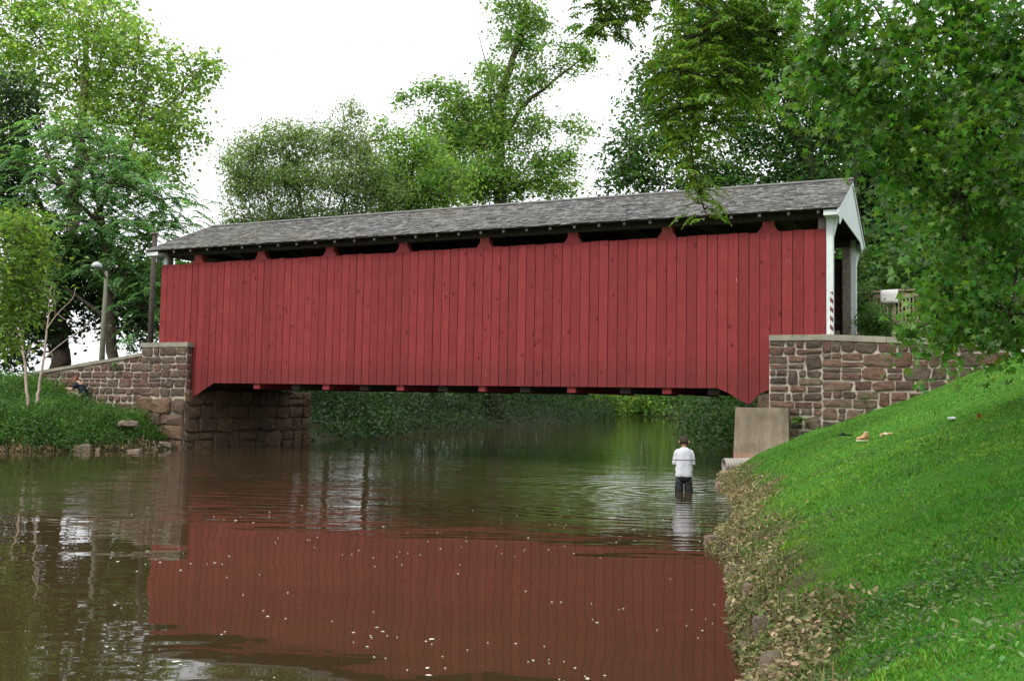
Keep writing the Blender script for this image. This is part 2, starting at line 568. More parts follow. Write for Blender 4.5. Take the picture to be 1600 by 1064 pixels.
gx = axis(-900, 900, [(-30, -1, .6), (-1, 15, .16), (15, 34, .6)])
gy = axis(-500, 1400, [(-4, 30, .17), (30, 60, .5)])
GX, GY = np.meshgrid(gx, gy)
GZ = gz(GX, GY)
nx, ny = len(gx), len(gy)
idx = np.arange(nx * ny).reshape(ny, nx)
faces = np.stack([idx[:-1, :-1].ravel(), idx[:-1, 1:].ravel(), idx[1:, 1:].ravel(), idx[1:, :-1].ravel()], 1)
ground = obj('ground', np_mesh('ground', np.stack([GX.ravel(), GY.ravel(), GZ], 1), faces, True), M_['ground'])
tag(ground, 'green lawn bank and earth stream banks reaching the woods', kind='structure')
wpoly = [(-200, -60), (60, -60), (60, 190), (-60, 190), (-200, 60)]
w = MB(); w.add([(a, b, 0) for a, b in wpoly], [tuple(range(5))])
water = w.build('water', M_['water'])
tag(water, 'still brown stream water mirroring the red bridge', kind='structure')

# ------------------------------------------------------------------ covered bridge (local x along it, y across it, z up)
bridge = thing('covered_bridge', 'long red board covered bridge with grey shingle roof over the stream', 'covered bridge', tuple(O), -TH)
ZT, ZB, ZR, ZE = 6.47, 2.267, 8.34, 6.96
OE, OG = .45, .37


def board_low(s):
    return float(np.interp(s, [0, 1.62, 1.76, 2.55, 20.15, 20.98, 21.02, 21.3, 30], [1.8, 1.8, 1.81, ZB, ZB, 1.80, 1.80, 2.25, 2.25]))


NB = 80
bw = BL / NB
for i in range(NB):
    s0, s1 = i * bw, (i + 1) * bw
    gap = random.uniform(.007, .012)
    prd = random.uniform(0, .008)
    top = ZT + random.uniform(-.012, .012)
    zc = 3.0
    a, b = -bw / 2 + gap, bw / 2 - gap
    lo0, lo1 = board_low(s0 + gap) - zc, board_low(s1 - gap) - zc
    warp = random.uniform(-.004, .004)
    mb = MB()
    mb.hexa([(a, -.03 - prd, lo0), (b, -.03 - prd, lo1), (b, 0, lo1), (a, 0, lo0),
             (a + warp, -.03 - prd, top - zc), (b + warp, -.03 - prd, top - zc), (b + warp, 0, top - zc), (a + warp, 0, top - zc)])
    mb.build('board', M_['board'], bridge, location=((s0 + s1) / 2, 0, zc))
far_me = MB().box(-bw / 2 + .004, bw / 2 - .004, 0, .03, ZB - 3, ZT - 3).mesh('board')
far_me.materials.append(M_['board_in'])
for i in range(NB):
    obj('board', far_me, None, bridge, ((i + .5) * bw, BW, 3.0))

MB().prism([(.03, 1.84), (1.74, 1.84), (2.56, ZB + .02), (20.13, ZB + .02), (20.96, 1.84), (21.2, 2.3), (BL - .03, 2.3), (BL - .03, ZT - .03), (.03, ZT - .03)], 'y', .003, .016).build('dark_gap_backing', M_['old_wood'], bridge)  # added dark sheet: blocks light through the board gaps so they stay dark
for t0 in (.03, BW - .07):                      # nailing rails behind the boards
    for z in (2.75, 4.4, 6.2):
        MB().box(.05, BL - .05, t0, t0 + .05, z, z + .14).build('nailing_rail', M_['old_wood'], bridge)
POSTS = [1.56, 4.33, 7.15, 9.97, 12.86, 15.75, 18.6, 21.41]
for s in POSTS:
    for t0 in (.09, BW - .34):
        mb = MB()
        mb.prism([(-.15, ZB - 2), (.15, ZB - 2), (.15, 6.35 - 2), (.33, 6.36 - 2), (.33, 6.42 - 2), (.15, 6.66 - 2), (.15, 6.78 - 2), (-.15, 6.78 - 2), (-.15, 6.66 - 2), (-.33, 6.42 - 2), (-.33, 6.36 - 2), (-.15, 6.35 - 2)], 'y', 0, .25)
        mb.build('truss_post', M_['red'], bridge, location=(s, t0, 2))
for s in (.12, BL - .12):
    for t0 in (.09, BW - .34):
        MB().box(-.1, .1, 0, .22, 0, 4.4).build('corner_post', M_['grey_wood'], bridge, location=(s, t0, 2.38))
for k in range(len(POSTS) - 1):                 # diagonals of the truss, inside
    a, b = POSTS[k], POSTS[k + 1]
    z0, z1 = (2.7, 6.5) if k < 3.5 else (6.5, 2.7)
    for t0 in (.215, BW - .215):
        MB().beam((a + .15, t0, z0), (b - .15, t0, z1), .18, .2).build('truss_brace', M_['old_wood'], bridge)
for t0 in (.08, BW - .36):
    MB().box(.02, BL - .02, t0, t0 + .28, 6.79, 6.95).build('wall_plate', M_['old_wood'], bridge)
    MB().box(1.7, BL - 1.7, t0, t0 + .28, 2.285, 2.60).build('bottom_chord', M_['old_wood'], bridge)
MB().box(.05, BL - .05, .37, BW - .37, 2.62, 2.70).build('deck_floor', M_['grey_wood'], bridge)
for k, s in enumerate(POSTS):
    MB().box(-.13, .13, .035, BW - .02, 0, .17).build('floor_beam', M_['board'] if k not in (0, 7) else M_['old_wood'], bridge, location=(s + .05, 0, 2.095))
for s in (5.8, 8.5, 11.4, 14.2, 17.35, 19.9):
    MB().box(-.16, .16, .3, BW - .3, 0, .17).build('floor_beam', M_['old_wood'], bridge, location=(s, 0, 2.093))
for k in range(10):
    s = 1.2 + k * 2.28
    MB().box(-.1, .1, .36, BW - .36, 0, .2).build('tie_beam', M_['old_wood'], bridge, location=(s, 0, 6.82))

# roof: rafters, decking, shingles
half = BW / 2
rise = (ZR - ZE) / (half + OE)


def rz(t): return ZE + (min(t, BW - t) + OE) * rise


for sgn in (0, 1):
    def fl(t): return t if sgn == 0 else BW - t
    MB().prism([(fl(-OE), ZE - .045), (fl(half), ZR - .045), (fl(half), ZR - .012), (fl(-OE), ZE - .012)], 'x', -OG, BL + OG).build('roof_deck', M_['old_wood'], bridge)
NRAF = 31
raf = MB()
raf.prism([(-OE + .03, ZE - .15), (half, ZR - .18), (half, ZR - .05), (-OE + .03, ZE - .035 - .01)], 'x', -.035, .035)
raf.add([(-.036, -OE + .027, ZE - .125), (.036, -OE + .027, ZE - .125), (.036, -OE + .027, ZE - .075), (-.036, -OE + .027, ZE - .075)], [(0, 1, 2, 3)], 1)
raf_me = raf.mesh('rafter'); raf_me.materials.append(M_['old_wood']); raf_me.materials.append(M_['rafter_end'])
for k in range(NRAF):
    s = .15 + k * (BL - .3) / (NRAF - 1)
    obj('rafter', raf_me, None, bridge, (s, 0, 0))
    o = obj('rafter', raf_me, None, bridge, (s, BW, 0), (0, 0, math.pi))
MB().box(.0, BL, .02, .075, 6.96, 7.10).build('frieze_board', M_['old_wood'], bridge)


def shingle_roof(sgn, width, expo):
    slope = math.hypot(half + OE, ZR - ZE)
    ey = np.array([0, (half + OE) / slope, (ZR - ZE) / slope]); en = np.array([0, -(ZR - ZE) / slope, (half + OE) / slope])
    v, f = [], []
    ncourse = int(slope / expo)
    vv = []
    for c in range(ncourse + 1):
        x = -OG - .03 - random.random() * width
        d0 = c * expo - .05
        while x < BL + OG + .03:
            wd_ = width * random.uniform(.55, 1.45)
            a, b = max(x, -OG - .03), min(x + wd_ - .006, BL + OG + .03)
            x += wd_
            if b - a < .03: continue
            j = random.uniform(-.018, .018); sk = random.uniform(-.012, .012)
            th = random.uniform(.012, .026); lift = random.choice([0, 0, 0, .004, .012, .02])
            low0, low1 = d0 + j, d0 + j + sk
            hi = min(d0 + expo * 1.9, slope - .005)
            p = [(a, low0, .006 + lift), (b, low1, .006 + lift), (b, hi, .004), (a, hi, .004), (a, low0, .006 + th + lift), (b, low1, .006 + th + lift), (b, hi, .009), (a, hi, .009)]
            vv.append(p)
    P = np.array(vv)                                      # (n,8,3)
    base = np.array([0, -OE, ZE - .012])
    W3 = base + P[..., :1] * np.array([1, 0, 0]) + P[..., 1:2] * ey + P[..., 2:3] * en
    if sgn: W3[..., 1] = BW - W3[..., 1]
    n = len(P); q = np.array([(4, 5, 6, 7), (0, 1, 5, 4), (1, 2, 6, 5), (3, 0, 4, 7)])
    if sgn: q = q[:, ::-1]
    F = (q[None] + (np.arange(n) * 8)[:, None, None]).reshape(-1, 4)
    o = obj('shingles', np_mesh('shingles', W3.reshape(-1, 3), F), M_['shingle'], bridge)
    o['kind'] = 'stuff'


shingle_roof(0, .17, .15)
shingle_roof(1, .3, .25)
for k in range(16):                                        # ridge boards
    s0 = -OG - .02 + k * (BL + 2 * OG + .04) / 16; s1 = s0 + (BL + 2 * OG + .04) / 16 - .01
    j = random.uniform(0, .008)
    MB().prism([(half - .14, ZR - .03 + j), (half, ZR + .035 + j), (half + .14, ZR - .03 + j), (half + .14, ZR - .008 + j), (half, ZR + .06 + j), (half - .14, ZR - .008 + j)], 'x', s0, s1).build('ridge_board', M_['shingle'], bridge)

# portals: white posts, gable, bargeboards, returns
for end in (0, 1):
    sg = 1 if end else -1
    x0 = BL + .004 if end else -.004
    for t in ((-.03, BW - .22) if end else (.04, BW - .3)):
        if not end: x0 = .164
        MB().box(0, .16 * sg, 0, .25, 2.62 - 2, 7.0 - 2).build('portal_post', M_['white'], bridge, location=(x0, t, 2))
    xg = BL + OG - .06 if end else -OG + .06
    gp = [(-OE + .05, ZE - .06), (.02, ZE - .06), (.02, 6.6), (.12, 6.6), (.62, 6.86), (BW - .62, 6.86), (BW - .12, 6.6), (BW - .02, 6.6), (BW - .02, ZE - .06), (BW + OE - .05, ZE - .06), (half, ZR - .05)]
    MB().prism(gp, 'x', xg, xg + .025 * sg).build('gable_panel', M_['white'], bridge)
    xb = xg + .028 * sg
    for q in (0, 1):
        def fl(t): return t if q == 0 else BW - t
        MB().prism([(fl(-OE - .01), ZE - .16), (fl(half), ZR - .16), (fl(half), ZR - .015), (fl(-OE - .01), ZE - .015)], 'x', xb, xb + .03 * sg).build('bargeboard', M_['white'], bridge)
        tt = fl(-OE + .02)
        MB().box(min(x0 - .02 * sg, xb), max(x0 - .02 * sg, xb), min(tt, fl(.0)), max(tt, fl(.0)), ZE - .20, ZE - .065).build('cornice_return', M_['white'], bridge)
        # side bracket that carries the overhanging gable
        if not end: continue
        a, b = x0 + .16 * sg, xg
        MB().prism([(a, 6.15), (b, 6.78), (b, ZE - .07), (a, ZE - .07)], 'y', fl(.05), fl(.05) + .03 * (1 if q == 0 else -1)).build('bracket_panel', M_['white'], bridge)
# hazard stripes on the near right-hand portal post
Mh = Mat('hazard_stripes', .5, .3)
sp_ = Mh.n('SeparateXYZ'); Mh.l(Mh.n('TexCoord').outputs['Object'], sp_.inputs[0])
stv = Mh.math('FRACT', Mh.math('MULTIPLY', Mh.math('ADD', sp_.outputs[2], sp_.outputs[0]), 4.2))
Mh.color(Mh.mix(Mh.ramp(stv, [(.5, 0.0), (.52, 1.0)]), (.55, .54, .52), (.12, .03, .03)))
MB().box(.095, .175, 0, .02, 0, 1.7).build('striped_marker', Mh.m, bridge, location=(BL + .002, -.055, 3.1))
# notice and rail on the inside of the far wall
Mn = Mat('printed_notice', .6, .3)
sp_ = Mn.n('SeparateXYZ'); Mn.l(Mn.n('TexCoord').outputs['Object'], sp_.inputs[0])
ln = Mn.math('FRACT', Mn.math('MULTIPLY', sp_.outputs[2], 11))
nzx = Mn.noise(Mn.coords('Object', (9, 1, 40)), 3, 2)
tx = Mn.math('MULTIPLY', Mn.ramp(ln, [(.45, 0.0), (.5, 1.0)]), Mn.ramp(nzx, [(.45, 0.0), (.5, .7)]))
Mn.color(Mn.mix(tx, (.62, .62, .56), (.12, .12, .12)))
MB().box(-.42, .42, -.02, 0, 0, 1.15).build('notice', Mn.m, bridge, location=(BL - 2.1, BW - .36, 4.85))
MB().box(BL - 6, BL - .3, BW - .46, BW - .38, 4.05, 4.17).build('guard_rail', M_['grey_wood'], bridge)

# ------------------------------------------------------------------ stone work
def stone_mesh(w_, h_, depth, clip=None):
    """a quarry-faced block: outline in local x,z, face towards -y; clip(x) gives the highest z"""
    n = 8
    j = min(w_, h_) * .12
    cx, cz = w_ / 2, h_ / 2
    c = min(w_, h_) * random.uniform(.07, .24)
    pts = [(c, 0), (w_ - c, 0), (w_, c), (w_, h_ - c), (w_ - c, h_), (c, h_), (0, h_ - c), (0, c)]
    pts = [(x + random.uniform(-j, j), z + random.uniform(-j, j)) for x, z in pts]
    if clip: pts = [(x, min(z, clip(x))) for x, z in pts]
    inn = [(cx + (x - cx) * .86 + random.uniform(-j, j) * .6, cz + (z - cz) * .82 + random.uniform(-j, j) * .6) for x, z in pts]
    if clip: inn = [(x, min(z, clip(x) - .02)) for x, z in inn]
    vs = [(x, 0.0, z) for x, z in pts] + [(x, -depth * .55, z) for x, z in pts]
    vs += [(x, -depth * random.uniform(.75, 1.3), z) for x, z in inn]
    vs.append((cx + random.uniform(-.1, .1) * w_, -depth * random.uniform(1.0, 1.45), min(cz, (clip(cx) - .03) if clip else cz)))
    fs = []
    for k in range(n):
        a, b = k, (k + 1) % n
        fs += [(a, b, n + b, n + a), (n + a, n + b, 2 * n + b, 2 * n + a), (2 * n + a, 2 * n + b, 3 * n)]
    mb = MB(); mb.add(vs, fs)
    return mb.mesh('stone')


def split_rect(x, z, w_, h_, out, big):
    """irregular coursed rubble by repeated splitting"""
    tw, th = big * random.uniform(.7, 1.3), big * random.uniform(.46, .74)
    if w_ <= tw * 1.4 and h_ <= th * 1.45:
        out.append((x, z, w_, h_)); return
    if h_ / th > 1.75 or w_ <= tw * 1.4:
        k = random.uniform(.38, .62)
        if h_ > 3 * th: k = random.choice([.33, .5, .66]) + random.uniform(-.05, .05)
        split_rect(x, z, w_, h_ * k, out, big); split_rect(x, z + h_ * k, w_, h_ * (1 - k), out, big)
    else:
        k = random.uniform(.34, .66)
        if w_ > 4 * tw: k = random.uniform(.42, .58)
        split_rect(x, z, w_ * k, h_, out, big); split_rect(x + w_ * k, z, w_ * (1 - k), h_, out, big)


def masonry(parent, p0, p1, z0, ztop, big, stone, depth=.05, joint=.022):
    """stones over the face from p0 to p1 (plan points, seen with p0 on the left), parts of parent"""
    p0, p1 = Vector(p0), Vector(p1)
    L = (p1 - p0).length
    ang = math.atan2(p1.y - p0.y, p1.x - p0.x)
    zt = max(ztop(0), ztop(L))
    rects = []
    split_rect(0, z0, L, zt - z0, rects, big)
    for x, z, w_, h_ in rects:
        lim = min(ztop(x + joint), ztop(x + w_ - joint))
        if lim - z < .09: continue
        jw = joint * random.uniform(.6, 1.3)
        cl = (lambda q, x=x, z=z: ztop(x + q) - z - .012)
        top_cut = max(ztop(x), ztop(x + w_)) < z + h_ + .4 and (ztop(0) != ztop(L))
        me = stone_mesh(w_ - 2 * jw, min(h_, lim - z + (h_ if top_cut else 0)) - 2 * jw, depth, cl if top_cut else None)
        me.materials.append(stone)
        q = p0 + (p1 - p0).normalized() * (x + jw)
        obj('stone', me, None, parent, (q.x, q.y, z + jw), (0, 0, ang))


def wall_core(parent, p0, p1, thick, z0, zt0, zt1, m, name='mortar_bed'):
    p0, p1 = Vector((*p0, 0)), Vector((*p1, 0))
    d = (p1 - p0).normalized(); n = Vector((-d.y, d.x, 0)) * thick
    MB().hexa([(p0.x, p0.y, z0), (p1.x, p1.y, z0), (p1.x + n.x, p1.y + n.y, z0), (p0.x + n.x, p0.y + n.y, z0),
               (p0.x, p0.y, zt0), (p1.x, p1.y, zt1), (p1.x + n.x, p1.y + n.y, zt1), (p0.x + n.x, p0.y + n.y, zt0)]).build(name, m, parent)


def coping(parent, p0, p1, thick, z0, z1, h_, lens=1.1, over=.07):
    p0, p1 = Vector((*p0, 0)), Vector((*p1, 0))
    L = (p1 - p0).length; d = (p1 - p0).normalized(); n = Vector((-d.y, d.x, 0))
    x = 0.0
    while x < L - .05:
        e = min(L, x + lens * random.uniform(.75, 1.3))
        if L - e < .35: e = L
        za, zb_ = z0 + (z1 - z0) * x / L, z0 + (z1 - z0) * e / L
        a, b = p0 + d * (x + .006), p0 + d * (e - .006)
        j = random.uniform(-.012, .012); hh = h_ + random.uniform(-.01, .015)
        lo, hi = -n * (over + j), n * (thick + over)
        MB().hexa([tuple(a + lo) [:2] + (za,), tuple(b + lo)[:2] + (zb_,), tuple(b + hi)[:2] + (zb_,), tuple(a + hi)[:2] + (za,),
                   tuple(a + lo)[:2] + (za + hh,), tuple(b + lo)[:2] + (zb_ + hh,), tuple(b + hi)[:2] + (zb_ + hh,), tuple(a + hi)[:2] + (za + hh,)]).build('coping_stone', M_['coping'], parent)
        x = e


def P2(s, t): return tuple(bp(s, t)[:2])


# left abutment: pier beside the boards and the long face under the bridge
lab = thing('stone_abutment', 'tall stone abutment pier at the left end with capstone against the red boards', 'abutment')
tF = -.30
c = [P2(-.50, tF), P2(1.56, tF), P2(1.56, -.06), P2(-.50, -.06)]
MB().prism(c, 'z', -.6, 3.50).build('mortar_bed', M_['mortar'], lab)
c = [P2(-.48, -.055), P2(1.52, -.055), P2(1.52, 6.9), P2(-.48, 6.9)]
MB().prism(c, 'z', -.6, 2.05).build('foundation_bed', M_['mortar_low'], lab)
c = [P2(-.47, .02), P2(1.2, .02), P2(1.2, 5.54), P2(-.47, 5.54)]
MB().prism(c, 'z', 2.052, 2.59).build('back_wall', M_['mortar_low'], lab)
masonry(lab, (*P2(-.52, tF), 0), (*P2(1.58, tF), 0), 1.75, lambda x: 3.50, .42, M_['stone'], .045, .026)
masonry(lab, (*P2(-.62, tF - .05), 0), (*P2(1.62, tF - .05), 0), -.12, lambda x: 1.75, .78, M_['stone_low'], .10, .012)
masonry(lab, (*P2(1.58, tF), 0), (*P2(1.58, -.05), 0), 2.05, lambda x: 3.50, .42, M_['stone'], .03)
masonry(lab, (*P2(1.55, tF), 0), (*P2(1.55, 6.9), 0), -.12, lambda x: 2.05, .8, M_['stone_low'], .10, .015)
coping(lab, P2(-.56, tF), P2(1.64, tF), .22, 3.51, 3.51, .15, 1.15, .06)

# left wing wall, sloping down to the left
lw = thing('stone_wing_wall', 'sloping stone wing wall left of the bridge, pale mortar, above green weeds', 'stone wall')
pa, pb = P2(-5.9, -.75), P2(-.55, -.18)
wall_core(lw, pa, pb, .42, .0, 2.42, 3.20, M_['mortar'])
masonry(lw, (*pa, 0), (*pb, 0), .75, lambda x: 2.42 + 1.0 * .78 * x / 5.38, .42, M_['stone'], .045, .028)
coping(lw, pa, pb, .42, 2.425, 3.205, .11, 1.2)

# right wing wall
rw = thing('stone_wing_wall', 'stone wing wall with flat coping at the right end above the lawn', 'stone wall')
pa, pb, pc = P2(21.53, -.33), P2(22.88, -.33), P2(27.2, -.80)
wall_core(rw, pa, pb, .30, -.3, 3.52, 3.52, M_['mortar'])
wall_core(rw, pb, pc, .40, -.3, 3.52, 3.27, M_['mortar'])
masonry(rw, (*pa, 0), (*pb, 0), .2, lambda x: 3.52, .44, M_['stone'], .05, .026)
masonry(rw, (*pb, 0), (*pc, 0), .5, lambda x: 3.52 - .25 * x / 4.35, .44, M_['stone'], .045, .022)
coping(rw, pa, pb, .25, 3.525, 3.525, .15, 1.5, .07)
coping(rw, pb, pc, .40, 3.525, 3.275, .15, 1.7, .07)

# right abutment under the bridge end (in shade) with its concrete bearing
rab = thing('stone_abutment', 'shaded stone abutment under the right end of the bridge behind the concrete block', 'abutment')
c = [P2(21.56, -.02), P2(23.2, -.02), P2(23.2, 6.9), P2(21.56, 6.9)]
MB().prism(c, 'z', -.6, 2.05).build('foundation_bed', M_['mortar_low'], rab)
masonry(rab, (*P2(21.55, 6.9), 0), (*P2(21.55, -.02), 0), -.12, lambda x: 2.0, .9, M_['stone_low'], .08, .02)
blk = thing('concrete_block', 'tan concrete bearing block at the water under the right end of the bridge', 'concrete block', tuple(bp(20.72, -.75)), -TH)
MB().hexa([(-.06, -.04, -.4), (1.42, -.04, -.4), (1.36, .6, -.4), (0, .6, -.4), (.02, 0, 1.76), (1.37, 0, 1.76), (1.34, .6, 1.76), (.04, .6, 1.76)]).build('block', M_['concrete'], blk)
MB().hexa([(.12, .63, -.2), (.82, .63, -.2), (.82, .95, -.2), (.12, .95, -.2), (.50, .63, 2.08), (.82, .63, 2.14), (.82, .95, 2.14), (.6, .95, 2.1)]).build('haunch', M_['stone_low'], blk)

# ------------------------------------------------------------------ foliage
DENS = 12.0
TPL = {
    'rhomb': (np.array([(0, 0, 0), (.45, .5, .10), (1, 0, -.08), (.45, -.5, .10)]), np.array([(0, 2, 1), (0, 3, 2)])),
    'oval': (np.array([(0, 0, 0), (.28, .42, .09), (.68, .40, .06), (1, 0, -.1), (.68, -.40, .06), (.28, -.42, .09)]), np.array([(0, 3, 2), (0, 2, 1), (0, 5, 4), (0, 4, 3)])),
}
_st = [(0, 0, 0)]
for a_, r_ in ((-118, .62), (-88, .30), (-60, .88), (-30, .38), (0, 1.0), (30, .38), (60, .88), (88, .30), (118, .62)):
    _st.append((.22 + .78 * r_ * math.cos(math.radians(a_)), .8 * r_ * math.sin(math.radians(a_)), -.10 * r_ ** 2))
_st.append((.24, 0, .05))
TPL['star'] = (np.array(_st), np.array([(10, i, i + 1) for i in range(0, 9)] + [(10, 9, 0)]))


def unit(a): return a / (np.linalg.norm(a, axis=-1, keepdims=True) + 1e-9)


def leaf_frames(n, rng, up=.8, droop=.45, wild=.7):
    nrm = unit(rng.normal(size=(n, 3)) * wild + np.array([0, 0, up]))
    d = unit(rng.normal(size=(n, 3)) * np.array([1, 1, .35]) + np.array([0, 0, -droop]))
    s = unit(np.cross(nrm, d)); nrm = np.cross(d, s)
    return d, s, nrm


def leaves_mesh(name, C_, d, s, nrm, ln, wr, tpl):
    T, Fc = TPL[tpl]
    n = len(C_)
    ln = np.broadcast_to(np.asarray(ln, float), (n,))[:, None, None]
    P = C_[:, None] + ln * (T[None, :, :1] * d[:, None] + T[None, :, 1:2] * wr * s[:, None] + T[None, :, 2:3] * nrm[:, None])
    F = (Fc[None] + (np.arange(n) * len(T))[:, None, None]).reshape(-1, 3)
    return np_mesh(name, P.reshape(-1, 3), F)


def sticks_mesh(name, A, B, ra, rb):
    """many three-sided twigs"""
    n = len(A)
    d = unit(B - A); s = unit(np.cross(d, np.array([.3, .2, .93]))); q = np.cross(d, s)
    out = []
    for base, r in ((A, ra), (B, rb)):
        r = np.broadcast_to(np.asarray(r, float), (n,))[:, None]
        for k in range(3):
            a = 2 * math.pi * k / 3
            out.append(base + (s * math.cos(a) + q * math.sin(a)) * r)
    P = np.stack(out, 1)
    Fc = np.array([(0, 1, 4, 3), (1, 2, 5, 4), (2, 0, 3, 5)])
    F = (Fc[None] + (np.arange(n) * 6)[:, None, None]).reshape(-1, 4)
    return np_mesh(name, P.reshape(-1, 3), F)


def frond_leaves(C_, rng, flen, pairs, lw, droop=.6, outward=None, curve=.5):
    """pinnate leaves: returns leaflet arrays and rachis sticks"""
    n = len(C_)
    d = rng.normal(size=(n, 3)) * np.array([1, 1, .3])
    if outward is not None: d = d * .6 + outward
    d = unit(d + np.array([0, 0, .15]))
    side = unit(np.cross(d, np.array([0, 0, 1.0])))
    L = flen * rng.uniform(.7, 1.25, n)
    cs, ds, ss, nn, ll = [], [], [], [], []
    prev = None; A, B = [], []
    for k in range(pairs + 1):
        t = (k + .6) / (pairs + .6)
        drop = droop * t * t
        pos = C_ + d * (L * t * (1 - .25 * drop))[:, None] + np.array([0, 0, -1]) * (L * drop * curve)[:, None]
        if k == 0: prev = pos
        elif k % 4 == 0 or k == pairs: A.append(prev); B.append(pos); prev = pos
        tang = unit(d + np.array([0, 0, -1.0]) * droop * t * curve * 2)
        up = np.cross(side, tang)
        sz = L * lw * (.75 + .5 * math.sin(math.pi * min(1, t * .9 + .1)))
        sides = (1, -1) if k < pairs else (0,)
        for sg in sides:
            ld = unit(side * sg + tang * .55 + np.array([0, 0, -1.0]) * (droop * .45) + rng.normal(size=(n, 3)) * .12) if sg else tang
            ls = unit(np.cross(up, ld)); ln_ = np.cross(ld, ls)
            cs.append(pos); ds.append(ld); ss.append(ls); nn.append(ln_); ll.append(sz)
    return [np.concatenate(a) for a in (cs, ds, ss, nn)] + [np.concatenate(ll), np.concatenate(A), np.concatenate(B)]


def smooth_path(pts, n=4):
    pts = [np.array(p, float) for p in pts]
    if len(pts) < 3: return pts
    out = []
    for i in range(len(pts) - 1):
        p0, p1, p2, p3 = pts[max(i - 1, 0)], pts[i], pts[i + 1], pts[min(i + 2, len(pts) - 1)]
        for k in range(n):
            t = k / n
            out.append(.5 * ((2 * p1) + (-p0 + p2) * t + (2 * p0 - 5 * p1 + 4 * p2 - p3) * t * t + (-p0 + 3 * p1 - 3 * p2 + p3) * t ** 3))
    out.append(pts[-1])
    return out


